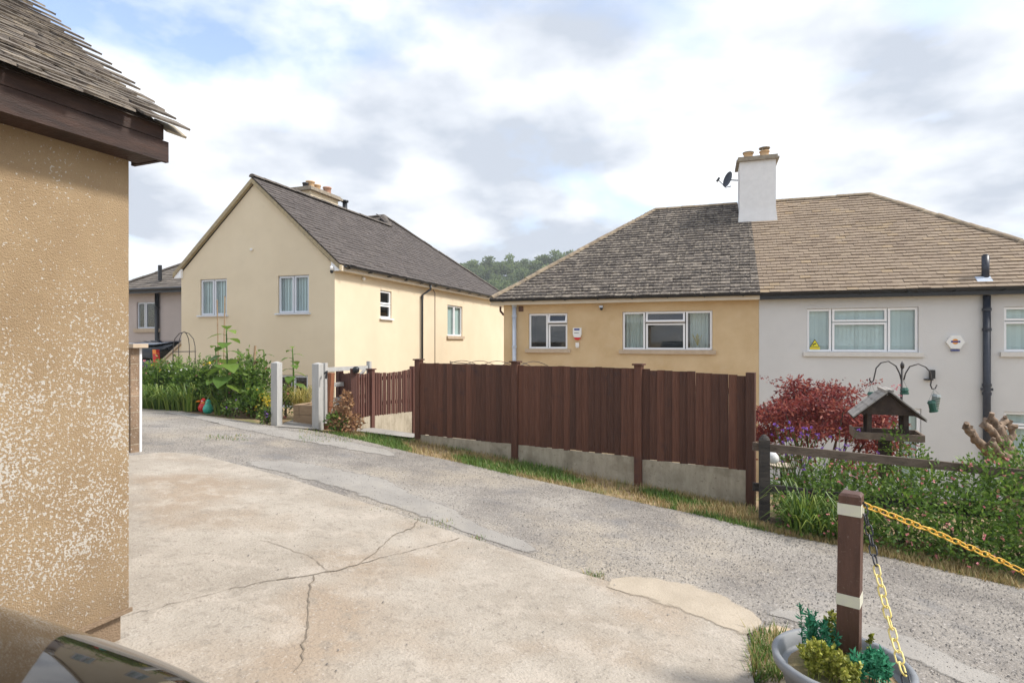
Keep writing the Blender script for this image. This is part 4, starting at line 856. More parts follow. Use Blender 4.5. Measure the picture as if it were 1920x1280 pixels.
s4 = [((3.3,7.7,-1.45),(.35,.3,.45)),((3.6,7.7,-1.3),(.3,.3,.5))]
bush('leafy_shrub', 'green shrub right of the gnarled stump', 'shrub', (3.4,7.7,float(gz(3.4,7.7))), s4, 'fuchsia', 1300, .05, .026)
# iris leaf clump, yellow green leaves, verbena
for (px,py,h,sp,n,mt,lab) in ((1510,1000,.50,.34,110,'blade','arching green iris clump at the foot of the black fence post'),(1478,925,.62,.10,40,'blade','upright yellow green leaves behind the black fence post'),(1560,1012,.40,.30,60,'blade','second arching leaf clump under the fuchsia')):
    g0 = G(px,py); t = thing('leaf_clump', lab, 'plant', g0); mb = MB(); blades(mb, g0, n, h, sp, .012); mb.build('leaves', m[mt], t)
vb = V((.95,7.35,float(gz(.95,7.35)))); t = thing('verbena', 'purple verbena flowers on thin stems behind the rail', 'flowers', vb); sm = MB(); fb = MB(); lf = MB()
for k in range(60):
    tip = vb + V((random.gauss(.12,.26),random.gauss(0,.15),random.uniform(.55,1.05))); sm.tube([vb+V((random.gauss(.1,.15),random.gauss(0,.1),0)),tip],[.004,.003],4); petals(fb, tip, .024, 8)
cloud(lf, vb+V((.1,0,.35)), (.4,.3,.35), 500, .05, .02); sm.build('stem', m['leaf'], t); fb.build('blossom', m['purple'], t); lf.build('foliage', m['leaf'], t)
# Japanese maple
mp = atD(1535,850,9.0); mp.z = float(gz(mp.x,mp.y)); t = thing('maple_shrub', 'spreading dark red Japanese maple in front of white house', 'shrub', mp); mb = MB()
for _ in range(80):
    a = random.random()*6.283; r = random.random()**.6; cx, cy = mp.x+1.02*r*math.cos(a), mp.y+.85*r*math.sin(a); cz = -.80 - .62*r*r + random.gauss(0,.12) - (.35 if random.random()<.35 else 0)
    cloud(mb, (cx,cy,cz), (.32,.28,.13), 210, .075, .030, shell_=.2, droop=.5)
for _ in range(30):
    a = random.random()*6.28; b0 = V((mp.x+.5*math.cos(a),mp.y+.4*math.sin(a),-.8)); 
    for k in range(8): p = b0+V((.05*k*math.cos(a),.04*k*math.sin(a),.03*k)); leaf(mb,p,rv(),rv(),.05,.02,random.random())
mb.build('foliage', m['maple'], t); sm = MB(); stems(sm, mp, [V((mp.x+.8*math.cos(k),mp.y+.7*math.sin(k),-1.05+.15*math.sin(k*3))) for k in range(9)], .022); sm.build('trunk', m['trunk'], t, True)
# gnarled stump
sb0 = atD(1900,880,7.6); sb0.z = float(gz(sb0.x,sb0.y)); stp = thing('tree_stump', 'pale gnarled pollarded tree stump with knobbly cut branches', 'tree stump', sb0)
def gn_(pts, rs): 
    P = [V(p) for p in pts]; o = []; q = []
    for i in range(len(P)-1):
        for k in range(5): f = k/5; o.append(P[i].lerp(P[i+1],f)+V((random.gauss(0,.010),random.gauss(0,.010),random.gauss(0,.006)))); q.append((rs[i]*(1-f)+rs[i+1]*f)*random.uniform(.72,.88))
    o.append(P[-1]); q.append(rs[-1]); return o, q
W7 = lambda px, py, dd=0: atD(px, py, 7.6+dd)
limbs = [([sb0, W7(1905,880), W7(1885,838), W7(1868,800)],[.17,.15,.12,.085]), ([W7(1885,838),W7(1858,805,-.1),W7(1845,796,-.1)],[.08,.06,.05]), ([W7(1868,800),W7(1858,782)],[.06,.045]), ([W7(1868,805),W7(1885,788,.1)],[.06,.05]), ([W7(1890,872),W7(1858,850),W7(1835,828,-.15),W7(1818,808,-.2)],[.10,.085,.07,.055]), ([W7(1818,810,-.2),W7(1812,798,-.2)],[.055,.045]), ([W7(1885,838,.05),W7(1900,815,.1),W7(1898,800,.1)],[.07,.05,.045]), ([W7(1900,860),W7(1870,848,-.2),W7(1860,830,-.2)],[.07,.05,.05])]
mb = MB()
for pts, rs in limbs: o, q = gn_(pts, rs); mb.tube(o, q, 9)
mb.build('trunk', m['bark'], stp, True)
for (px,py,dd) in ((1858,782,0),(1850,788,.02),(1868,790,.05),(1885,786,.1),(1893,793,.1),(1845,795,-.1),(1812,797,-.2),(1820,802,-.2),(1826,812,-.18),(1899,798,.1),(1860,828,-.2),(1866,836,-.2),(1880,800,0),(1875,822,-.05)):
    mb = MB(); c = W7(px,py,dd); d = (rv()+V((0,-.3,.9))).normalized(); mb.tube([c-d*.05,c+d*random.uniform(.03,.07)],[random.uniform(.026,.04),random.uniform(.02,.032)],7); mb.build('cut_branch', m['bark'], stp)
# verge grass
vm = MB()
def vblade(x, y, h, dry):
    z = float(gz(x,y))-.025; a = random.random()*6.28; d = V((math.cos(a),math.sin(a),0)); b = V((x,y,z)); w = V((-d.y,d.x,0))*.006*random.uniform(.7,1.5); tip = b+d*h*random.uniform(.2,.9)+V((0,0,h))
    tn = min(1,max(0,random.gauss(.75 if dry else .2,.16))); vm.poly([b-w,b+w,tip], tn)
fl_ = lambda x: np.interp(x, [-6.2,-4.6,.55,.62,8], [8.55,8.55,7.38,6.75,7.1])
for _ in range(26000):
    i = random.randint(5, len(far)-2); e = far[i].lerp(far[i+1], random.random()); k = random.random(); x = e.x; y = e.y - .05 + (fl_(x)-e.y+.05)*k
    cl = math.sin(x*2.3+1)*.5+math.sin(x*5.1+y*4)*.35+math.sin(y*9+x*1.3)*.3
    if cl < -.35 and random.random() < .75: continue
    vblade(x, y, random.uniform(.03,.095), (cl < -.05) if x < -.3 else (cl < .55))
for px0,px1,py0,py1,n in ((1408,1470,1185,1279,1500),(680,730,955,962,60),(770,850,975,992,160),(880,910,1008,1014,50),(1098,1130,1074,1090,180),(560,660,805,830,700),(385,470,815,826,300)):
    for _ in range(n): g = G(random.uniform(px0,px1), random.uniform(py0,py1)); vblade(g.x, g.y, random.uniform(.02,.07 if px0 < 1400 else .11), random.random() < .35)
o = link('verge_grass', vm.mesh('verge_grass', m['verge']), (0,0,0)); o['kind'] = 'stuff'
# flower bed in front of the cream house
def bpos(px, py, back=0):
    g = G(px, py); k = 1+back/g.length; return V((g.x*k, g.y*k, float(gz(g.x*k, g.y*k))))
for (px,py,bk,h,sp,n,lab) in ((300,768,.2,.55,.40,120,'leftmost clump of long green strap leaves by the road'),(352,771,.2,.60,.45,130,'clump of strap leaves left of the red ornament'),(405,772,.35,.45,.3,60,'small clump of strap leaves behind the ornaments'),(330,765,.9,.7,.4,90,'tall clump of strap leaves at the back of the bed'),(276,766,.25,.55,.4,110,'strap leaf clump nearest the block wall'),(326,769,.15,.5,.42,110,'arching strap leaf clump at the lane edge'),(378,772,.45,.5,.3,80,'strap leaf clump right behind the red ornament'),(418,778,.15,.4,.28,70,'short strap leaf clump at the foot of the sunflower')):
    p = bpos(px,py,bk); t = thing('strap_leaf_clump', lab, 'plant', p, 'strap leaf clumps'); mb = MB(); blades(mb, p, n, h, sp, .013); mb.build('leaves', m['blade'], t)
def bedbush(px, py, bk, w, h, n, lab, fl=None, l=.06, lw=.035, mt='leaf'):
    p = bpos(px,py,bk); w *= .85; n = int(n*.7); t = bush('bedding_plant', lab, 'plant', p, [((p.x,p.y,p.z+h*.5),(w,w*.8,h*.5)),((p.x-w*.4,p.y,p.z+h*.8),(w*.5,w*.5,h*.3)),((p.x+w*.4,p.y,p.z+h*.75),(w*.5,w*.5,h*.35))], mt, n, l, lw, 'flower bed plants', fl)
    mb = MB()
    for _ in range(7):
        b0 = p+V((random.gauss(0,w*.5),random.gauss(0,w*.4),h*.4)); tp = b0+V((random.gauss(0,.08),random.gauss(0,.06),h*random.uniform(.5,.85))); mb.tube([b0,tp],[.006,.003],4,.7)
        for k in range(12): leaf(mb, b0.lerp(tp, random.uniform(.3,1)), rv()+V((0,0,.3)), rv(), l*.9, lw*.7, random.uniform(.4,1))
    mb.build('stalks', m[mt], t, kind='stuff')
bedbush(385,772,.9,.38,1.0,700,'leafy plant with yellow flowers by the iron obelisk',[('yellowp',7,.06)])
bedbush(290,765,1.3,.5,.95,700,'bushy plant with dusky pink heads at the left end',[('pinkp',16,.04)])
bedbush(415,775,.7,.36,.85,700,'leafy plant with white daisies left of the sunflower',[('whitep',9,.06)])
bedbush(452,780,.9,.42,1.05,900,'dense dark leafy plant right of the sunflower',[('redp',7,.05)])
bedbush(485,785,.7,.36,1.0,800,'tall leafy plant with dark red flowers left of the grey post',[('redp',6,.045)],l=.08,lw=.05)
bedbush(500,788,.35,.25,.42,450,'low yellow flowered plant at the foot of the grey post',[('yellowp',22,.035)],mt='limeleaf')
bedbush(440,783,.25,.30,.30,400,'low grey green plant spilling over the bed edge',[('purple',3,.03)])
bedbush(500,795,.05,.20,.24,300,'small purple flowered plant at the roadside edge',[('purple',10,.03)])
bedbush(430,776,1.3,.5,1.0,800,'leafy plant with pink flowers behind the sunflower',[('pinkp',8,.05)])
bedbush(362,768,1.4,.45,.9,600,'leafy plant with yellow and white flowers behind the strap leaves',[('yellowp',5,.05),('whitep',5,.045)])
for (px,py,bk,w_b,h_b,lab,fl_b) in ((283,764,.75,.42,.85,'leafy plant with yellow heads near the block wall',[('yellowp',5,.045)]),(336,767,.75,.42,.95,'leafy plant with white heads in the middle of the left bed',[('whitep',6,.04)]),(392,773,.55,.36,.8,'leafy plant with a pale pink flower behind the teal ornament',[('pinkp',5,.045)]),(478,785,.3,.28,.5,'low leafy plant at the bed front left of the gate post',[('yellowp',4,.03)]),(275,764,.5,.35,.7,'rounded leafy plant by the block wall',[('pinkp',8,.035)]),(318,766,.9,.4,.95,'leafy plant between the strap leaf clumps',[('redp',4,.04)]),(345,769,.6,.35,.8,'leafy plant with white heads behind the strap leaves',[('whitep',6,.045)]),(372,771,.5,.32,.75,'leafy plant just left of the red ornament',[('yellowp',3,.05)]),(400,774,1.1,.45,1.0,'tall leafy plant behind the daisies',[('redp',5,.04)]),(432,779,.5,.34,.8,'leafy plant at the foot of the tall sunflower',[('pinkp',4,.045)]),(462,783,.5,.34,.9,'leafy plant at the middle of the bed front',None),(470,784,1.2,.45,1.1,'tall leafy plant by the short cane',[('redp',6,.04)]),(300,764,1.0,.3,.8,'leafy plant with pale heads behind the leftmost strap leaves',[('whitep',5,.04)])):
    bedbush(px,py,bk,w_b,h_b,900,lab,fl_b,l=.085,lw=.05,mt='fuchsia')
def sunflower(p, h, lab, nl=12, big=.24):
    t = thing('sunflower', lab, 'sunflower', p, 'sunflowers not yet in bloom'); sm = MB(); sm.tube([p, p+V((.03,0,h*.5)), p+V((0,0,h))], [.022,.018,.01], 7); sm.build('stem', m['fuchsia'], t, True)
    for k in range(nl):
        f = .35+.65*k/(nl-1); z = h*f; a = k*2.4+random.random()*.4; l = big*(1.15-.55*f)*random.uniform(.8,1.2)*(1 if f < .93 else .8); d = V((math.cos(a),math.sin(a),-.15+.35*(f-.5))).normalized(); s = V((-math.sin(a),math.cos(a),0))
        b = p+V((0,0,z))+d*.06; mb = MB(); mb.tube([p+V((0,0,z-.02)), b], .006, 4)
        o = [(0,.0),(.12,.32),(.35,.46),(.65,.33),(1,0)]; tn = random.uniform(.35,.95)
        for i in range(4):
            for sg_ in (1,-1):
                u0, v0 = o[i]; u1, v1 = o[i+1]; dz = lambda u: V((0,0,-.35*l*u*u)); fold = .12*l
                mb.quad(b+d*l*u0+dz(u0), b+d*l*u1+dz(u1), b+d*l*u1+s*sg_*v1*l+dz(u1)+V((0,0,fold*v1)), b+d*l*u0+s*sg_*v0*l+dz(u0)+V((0,0,fold*v0)), tn)
        mb.build('leaf', m['fuchsia'], t)
sunflower(bpos(424,780,.15), 1.72, 'tall sunflower with large heart leaves in the flower bed', 15, .42)
sunflower(bpos(404,775,.7), 1.35, 'slender sunflower just left of the tall one', 10, .28)
sunflower(bpos(548,790,.9)+V((0,0,.25)), 1.12, 'young sunflower behind the grey gate posts', 11, .26)
sunflower(bpos(494,788,.9), 1.28, 'young sunflower left of the grey gate post', 10, .26)
p = bpos(565,794,.75)+V((0,0,.22)); t = thing('golden_grass', 'arching golden grass tuft in the sleeper bed', 'grass', p); mb = MB(); blades(mb, p, 240, .42, .36, .006, 1.6); mb.build('leaves', m['gold'], t)
bedbush(536,792,.7,.2,.55,300,'grey green plant with a pink flower in the sleeper bed',[('pinkp',3,.06),('purple',2,.04)])
p = G(640,812); t = thing('dried_shrub', 'withered brown hydrangea-like shrub at the foot of the stake', 'shrub', p); mb = MB(); cloud(mb, p+V((0,.1,.18)), (.36,.2,.2), 600, .06, .04); cloud(mb, p+V((.02,.1,.5)), (.13,.1,.24), 260, .06, .04); cloud(mb, p+V((-.22,.1,.42)), (.07,.07,.16), 90, .05, .035); mb.build('foliage', m['dead'], t)
mb = MB(); cloud(mb, p+V((-.12,.03,.2)), (.2,.16,.14), 160, .08, .05); mb.build('green_foliage', m['leaf'], t)
# iron obelisk, canes, ornaments
ob = bpos(345,768,1.3); t = thing('garden_obelisk', 'domed black iron plant obelisk in the flower bed', 'obelisk', ob); zt_ = onY(345,622,ob.y).z; w_ = .24; h_ = zt_-ob.z
mb = MB()
for k in range(4):
    a = k*math.pi/2+.4; d = V((math.cos(a),math.sin(a),0)); mb.tube([ob+d*w_*1.15, ob+d*w_+V((0,0,h_-.32)), ob+d*w_*.85+V((0,0,h_-.16)), ob+d*w_*.45+V((0,0,h_-.04)), ob+V((0,0,h_))], .009, 5)
mb.build('uprights', m['iron'], t)
for z in (h_-.45, h_-1.0): mb = MB(); mb.tube([ob+V((w_*math.cos(a*.3142),w_*math.sin(a*.3142),z)) for a in range(21)], .008, 5, cap=False); mb.build('hoop', m['iron'], t)
for (px,pt,pyb,lean,lab) in ((418,555,775,.05,'tall thin bamboo cane rising behind the sunflower'),(411,562,775,-.06,'thin bamboo cane leaning left behind the sunflower'),(473,648,785,.07,'short thick cane right of the sunflower')):
    p = bpos(px,pyb,.8); zt_ = onY(px,pt,p.y).z; mb = MB(); mb.tube([p, V((p.x+lean,p.y,zt_))], .012 if pt < 600 else .022, 6); tag(mb.build('garden_cane', m['sleeper']), lab, 'cane', 'garden canes')
for (px,py,c1,lab) in ((381,772,'red','red bird-shaped garden ornament at the bed edge'),(390,775,'teal','teal bird-shaped garden ornament beside the red one')):
    p = G(px,py); t = thing('garden_ornament', lab, 'ornament', p); mb = MB(); mb.lathe(p, [(.05,0),(.09,.04),(.10,.10),(.075,.16),(.05,.19),(.055,.23),(.03,.27),(.005,.28)], 12); mb.build('body', m[c1], t, True)
    mb = MB(); q = p+V((-.05,-.05,.22)); mb.tube([q, q+V((-.07,-.02,-.01))],[.022,.004],6); mb.build('beak', m['orange'], t)
    mb = MB(); mb.lathe(p+V((.02,-.05,.215)), [(.001,0),(.012,.005),(.012,.015),(.001,.02)], 8); mb.build('eye', m['white_plastic'], t)
# stair wall beside gable
mb = MB(); a_ = onY(312,668,13.2); b_ = onY(342,636,13.2); mb.prism([V((a_.x-.3,13.2,-2.5)),V((b_.x+.1,13.2,-2.5)),V((b_.x+.1,13.2,b_.z-.06)),V((a_.x-.3,13.2,a_.z-.28))],(0,.2,0)); sw = mb.build('stair_wall', m['cream']); tag(sw,'sloping cream stair wall left of the gabled house','wall')
mb = MB(); mb.bar(V((a_.x-.3,13.3,a_.z-.24)),V((b_.x+.1,13.3,b_.z-.02)),.30,.06); mb.build('coping', m['stone'], sw)
# hoop frame behind the fence
hp = thing('hoop_frame', 'thin dark metal hoops showing above the brown fence', 'frame', (-5.0,11.6,-2.2))
for k in range(5):
    x0 = -5.15+k*.42; mb = MB(); mb.tube([V((x0-.3+.55*f,11.2+1.1*f,-.60+.17*math.sin(math.pi*min(1,f*1.0)))) for f in np.linspace(0,1,9)] , .007, 5); mb.build('hoop', m['iron'], hp)
mb = MB(); mb.tube([(-5.2,11.2,-2.1),(-5.2,11.2,-.42)], .009, 5); mb.tube([(-5.2,11.2,-.44),(-3.4,11.2,-.58)], .008, 5); mb.tube([(-3.4,11.2,-2.6),(-3.4,11.2,-.58)], .008, 5); mb.build('bar', m['iron'], hp)

# ------------------------------------------------------------------ black rail fence, bird table, feeders
rf = thing('rail_fence', 'dark weathered post and rail fence in front of the fuchsia hedge', 'fence', (.61,6.68,-1.95))
def rpost(x, y, h, r):
    z = float(gz(x,y)); mb = MB(); mb.box(x-r,x+r,y-r,y+r,z-.1,z+h-.03); b = len(mb.v); mb.lathe((x,y,z+h-.031), [(r*1.05,0),(r*.9,.02),(r*.5,.045),(.005,.055)], 10); mb.build('post', m['blackwood'], rf)
for x in (.61,3.35,5.3): rpost(x, 6.68+(x-.61)*.11, .93, .052)
for (dz, mt) in ((.80,'railtop'),(.36,'blackwood')):
    for (a, b) in ((.50,3.35),(3.35,5.3)):
        ya, yb = 6.68+(a-.61)*.11+.07, 6.68+(b-.61)*.11+.07; mb = MB(); mb.bar(V((a,ya,float(gz(a,6.6))+dz)), V((b,yb,float(gz(b,6.6))+dz)), .04, .085); mb.build('rail', m[mt], rf)
mb = MB(); mb.bar(V((.66,6.62,-1.93)),V((1.0,6.75,-1.98)),.05,.12); mb.build('kick_board', m['railtop'], rf)
gl = atD(1449,858,6.35); mb = MB(); mb.lathe(gl-V((0,0,.065)), [(.01,0),(.045,.015),(.065,.05),(.06,.09),(.03,.125),(.005,.13)], 14); mb.tube([gl+V((-.08,-.02,.03)), gl], .012, 6); tag(mb.build('globe_lamp', m['white_plastic'],None,True), 'small white globe lamp behind the black fence post', 'lamp')
bbp = atD(1465,878,6.9); t = thing('bird_bath', 'pale shallow dish on a thin stand behind the black post', 'bird bath', (bbp.x,bbp.y,float(gz(bbp.x,bbp.y)))); mb = MB(); mb.lathe(bbp, [(.02,0),(.13,.02),(.15,.05),(.13,.045),(.02,.02)], 16); mb.build('dish', m['paleconc'], t, True); mb = MB(); mb.tube([(bbp.x,bbp.y,float(gz(bbp.x,bbp.y))),bbp], .012, 6); mb.build('stand', m['iron'], t)
# bird table
bt = atD(1660,812,7.1); gz_b = float(gz(bt.x,bt.y)); tb = thing('bird_table', 'wooden bird table with gabled shingle roof and open tray', 'bird table', (bt.x,bt.y,gz_b)); Rz = Matrix.Rotation(R(-6),3,'Z')
def BT(x,y,z): return V((bt.x,bt.y,bt.z)) + Rz @ V((x,y,z))
def btbox(name, mat, x0,x1,y0,y1,z0,z1, parent=tb):
    mb = MB(); mb.obox(BT(x0,y0,z0), Rz@V((x1-x0,0,0)), Rz@V((0,y1-y0,0)), V((0,0,z1-z0))); return mb.build(name, m[mat], parent)
btbox('pole','table',-.07,.06,-.06,.06,gz_b-bt.z,-.05)
tray = btbox('tray','tray',-.33,.33,-.22,.22,-.05,-.03)
for a in ((-.34,.34,-.24,-.215,-.055,.03),(-.34,.34,.215,.24,-.055,.03),(-.365,-.341,-.235,.235,-.05,.05),(.341,.365,-.235,.235,-.05,.03)): btbox('tray_edge','tray',*a, parent=tray)
for x in (-.19,.19):
    for y in (-.15,.15): btbox('corner_post','table',x-.025,x+.025,y-.025,y+.025,-.029,.27)
for y in (-.20,.185):
    mb = MB(); mb.prism([BT(-.29,y,.25),BT(.29,y,.25),BT(0,y,.50)], Rz@V((0,.018,0))); mb.build('gable', m['table'], tb)
for s in (1,-1):
    e = V((s*.37,0,.205)); a = V((0,0,.535)); L_ = (a-e); mb = MB(); mb.obox(BT(e.x,-.27,e.z-.012), Rz@V((L_.x,0,L_.z)), Rz@V((0,.54,0)), Rz@V((.3*s,0,.4)).normalized()*.012); rr = mb.build('roof_panel', m['table'], tb)
    for k in range(5):
        f = k/5; c = e+L_*f
        for j in range(3):
            mb = MB(); mb.obox(BT(c.x,-.285+j*.19,c.z+.008), Rz@(L_*.235), Rz@V((0,.184,0)), Rz@V((.28*s,0,.36)).normalized()*.014); o_ = mb.build('shingle', m['slate'], rr)
btbox('ridge_cap','slate',-.045,.045,-.285,.285,.535,.562)
mb = MB(); mb.tube([BT(-.0,-.07,-.1),BT(-.12,-.1,-.13),BT(-.10,-.1,-.06)], .008, 5); mb.build('hook', m['iron'], tb)
# feeder pole with two crooks
fpz = atD(1692,690,7.9); g_ = float(gz(fpz.x,fpz.y)); fpo = thing('feeder_pole', 'iron feeder pole with two curved hooks and leaf finial behind the bird table', 'feeder pole', (fpz.x,fpz.y,g_))
mb = MB(); mb.tube([(fpz.x-.03,fpz.y,g_),(fpz.x-.02,fpz.y,-1.2),(fpz.x,fpz.y,fpz.z)], .016, 8); mb.tube([(fpz.x,fpz.y,fpz.z),(fpz.x,fpz.y,fpz.z+.05),(fpz.x,fpz.y,fpz.z+.10)], [.022,.026,.003], 7); mb.build('pole', m['iron'], fpo, True)
D7 = lambda px, py: atD(px, py, 7.9)
for pts in ([(1690,712),(1687,700),(1680,686),(1666,677),(1652,680),(1643,690),(1640,704),(1638,713),(1634,717),(1631,713),(1631,709)], [(1695,712),(1698,700),(1706,687),(1722,682),(1736,688),(1744,697),(1747,710),(1745,722),(1748,729),(1754,728),(1757,721)]):
    mb = MB(); mb.tube([D7(*p) for p in pts], .009, 6); mb.build('hook', m['iron'], fpo, True)
def feeder(px, py, r, h, body, capm, lab, tilt=0, line=None):
    c = D7(px, py); t = thing('bird_feeder', lab, 'bird feeder', c-V((0,0,h)), 'hanging bird feeders'); ax = V((math.sin(tilt),0,-math.cos(tilt)))
    mb = MB(); mb.tube([c, c+ax*h], r, 10); mb.build('cage', m[body], t)
    for f in np.linspace(.08,.92,7): rb = MB(); rb.tube([c+ax*h*f-ax*.004, c+ax*h*f+ax*.004], r*1.06, 10); rb.build('ring', m['green_plastic'], t)
    mb = MB(); mb.tube([c-ax*.025, c+ax*.012], [r*.9,r*1.25], 10); mb.tube([c+ax*(h-.01), c+ax*(h+.015)], r*1.2, 10); mb.build('cap', m[capm], t)
    mb = MB(); mb.tube([c-ax*.02+V((-r*.7,0,0)), D7(*line)], .003, 4); mb.tube([c-ax*.02+V((r*.7,0,0)), D7(*line)], .003, 4); mb.build('hanger', m['wire'], t)
feeder(1635,738,.05,.16,'wire','green_plastic','green capped seed feeder hanging left of the bird table roof',0,(1634,718))
feeder(1756,742,.048,.17,'wire','wire','wire nut feeder hanging from the right hook',-.15,(1751,729))
feeder(1747,754,.045,.12,'green_plastic','green_plastic','dark green suet feeder hanging beside the wire feeder',.2,(1751,729))
feeder(1696,730,.045,.05,'green_plastic','green_plastic','small green bell feeder hanging beside the iron pole',0,(1694,712))
p = D7(1683,735); mb = MB()
for k in range(12): petals(mb, p+V((random.gauss(0,.03),0,random.uniform(-.3,.1))), .035, 4)
tag(mb.build('pink_blossom', m['pinkp']), 'pink blossoms twined on the iron feeder pole', 'flowers')

# ------------------------------------------------------------------ planter with bollard, chains
pc = atD(1578,1232,2.72); pgz = float(gz(pc.x,pc.y)); rim = -1.515
pt = thing('planter', 'round grey plastic planter holding the brown post', 'planter', (pc.x,pc.y,pgz)); hp_ = rim-pgz
mb = MB(); mb.lathe((pc.x,pc.y,pgz), [(.20,0),(.275,hp_-.05),(.30,hp_-.045),(.305,hp_-.01),(.295,hp_),(.275,hp_-.003),(.262,hp_-.06),(.255,hp_-.07)], 40); mb.build('bowl', m['potgrey'], pt, True)
mb = MB(); mb.lathe((pc.x,pc.y,pgz+hp_-.075), [(.256,0),(.2,.012),(.05,.018)], 24); mb.build('compost', m['soil'], pt)
def bollard(x, y, zb_, zt_, label, lean=.0):
    t = thing('bollard_post', label, 'post', (x,y,zb_), 'brown chain posts'); a = .048; mb = MB(); le = V((lean,0,zt_-zb_)); o_ = V((x-a,y-a,zb_)); rz_ = Matrix.Rotation(R(-20),3,'Z')
    ux, uy = rz_@V((2*a,0,0)), rz_@V((0,2*a,0)); o_ = V((x,y,zb_))-ux/2-uy/2
    mb.obox(o_, ux, uy, le-V((0,0,.012))); c = o_+le-V((0,0,.012)); k = .1
    top = [c+ux*k+uy*k+V((0,0,.012)),c+ux*(1-k)+uy*k+V((0,0,.012)),c+ux*(1-k)+uy*(1-k)+V((0,0,.012)),c+ux*k+uy*(1-k)+V((0,0,.012))]; bs = [c,c+ux,c+ux+uy,c+uy]; mb.poly(top)
    for i in range(4): mb.quad(bs[i],bs[(i+1)%4],top[(i+1)%4],top[i])
    mb.build('shaft', m['bollard'], t)
    for zz_ in (zt_-.105, zt_-.545):
        f = (zz_-zb_)/(zt_-zb_); tp = MB(); e = .0025; ex_, ey_ = ux.normalized()*e, uy.normalized()*e; tp.obox(o_+le*f-ex_-ey_, ux+ex_*2, uy+ey_*2, V((0,0,.055))); tp.build('tape_band', m['tape'], t)
    return t
bx_ = atD(1591,1100,2.80); btop = atD(1596,922,2.80).z
bollard(bx_.x, bx_.y, pgz+hp_-.09, btop, 'brown square post with cream tape bands standing in the grey planter', .012)
b2 = V((bx_.x+1.55, bx_.y+.35)); z2 = float(gz(b2.x,b2.y)); bollard(b2.x, b2.y, z2, z2+.95, 'second brown post at the far end of the yellow chain')
def linkmesh(name, mat, l=.056, w=.029, r=.0037):
    mb = MB(); pts = []; a = l/2-w/2
    for k in range(9): t = -math.pi/2+math.pi*k/8; pts.append((a+w/2*math.cos(t), w/2*math.sin(t), 0))
    for k in range(9): t = math.pi/2+math.pi*k/8; pts.append((-a+w/2*math.cos(t), w/2*math.sin(t), 0))
    pts.append(pts[0]); mb.tube(pts, r, 6, cap=False); return mb.mesh(name, mat, True)
lm = {k: linkmesh('link', m[k]) for k in ('yellow','paleyellow','chainblack')}
def chain(label, pts, cols):
    P = [V(p) for p in pts]; D_ = [0]
    for i in range(len(P)-1): D_.append(D_[-1]+(P[i+1]-P[i]).length)
    tot = D_[-1]; n = int(tot/.047); t = thing('chain', label, 'chain', P[0]); 
    def at_(s):
        for i in range(len(P)-1):
            if s <= D_[i+1] or i == len(P)-2: f = (s-D_[i])/(D_[i+1]-D_[i]); return P[i].lerp(P[i+1], f)
    for k in range(n):
        s = (k+.5)*tot/n; p = at_(s); d = at_(min(tot,s+.02))-at_(max(0,s-.02)); rot = d.to_track_quat('X','Z').to_matrix().to_4x4() @ Matrix.Rotation(R(45+90*(k%2)+random.gauss(0,6)),4,'X'); f = s/tot
        cm_ = [c for lim, c in cols if f <= lim][0]; link('link', lm[cm_], p, t, rot)
A0 = atD(1618,945,2.77)
B0 = V((b2.x-.055,b2.y,z2+.46)); mid = atD(1890,1057,2.9); 
chain('taut yellow plastic chain running right from the taped post', [A0, atD(1750,996,2.82), mid, B0], [(.60,'yellow'),(1,'chainblack')])
chain('black and pale yellow chain hanging from the taped post towards the ground', [A0, atD(1632,1005,2.70), atD(1646,1075,2.58), atD(1664,1150,2.44), atD(1690,1245,2.27), atD(1703,1290,2.18), V(atD(1712,1400,2.0))], [(.27,'chainblack'),(.72,'paleyellow'),(1,'chainblack')])
mb = MB(); mb.tube([A0+V((-.03,.0,.0)),A0+V((.004,-.005,.01)),A0+V((.004,-.005,-.01))], .006, 6); tag(mb.build('chain_hook', m['chainblack']), 'small black hook holding both chains on the post', 'hook')
def sprig(mb, b, h, n=40, l=.03, w=.008):
    tip = b+V((random.gauss(0,.02),random.gauss(0,.02),h)); mb.tube([b,tip],[.003,.002],4,.3)
    for k in range(n): f = .25+.75*random.random(); leaf(mb, b.lerp(tip,f), rv()+V((0,0,.6)), rv(), l*random.uniform(.6,1.2), w, random.random())
for (dx,dy,h,mt,n,lab,l,w) in ((-.09,.10,.25,'conifer',9,'blue green artificial conifer sprigs left of the brown post',.03,.008),(.13,-.08,.16,'conifer',12,'blue green artificial conifer sprigs right of the brown post',.03,.008),(-.13,-.08,.17,'limeleaf',14,'lime leaved artificial plant at the left of the planter',.022,.014),(.08,.14,.22,'limeleaf',9,'lime leaved artificial plant behind the brown post',.022,.014),(.0,-.16,.13,'limeleaf',10,'lime leaved artificial plant at the front of the planter',.022,.014)):
    p = V((pc.x+dx*.8,pc.y+dy*.8,pgz+hp_-.06)); h *= .9; t = thing('artificial_plant', lab, 'plant', p, 'planter plants'); mb = MB()
    for _ in range(int(n*1.5)): sprig(mb, p+V((random.uniform(-.075,.075),random.uniform(-.065,.065),0)), h*random.uniform(.6,1.1), 60, l*1.15, w*1.3)
    mb.build('sprigs', m[mt], t)

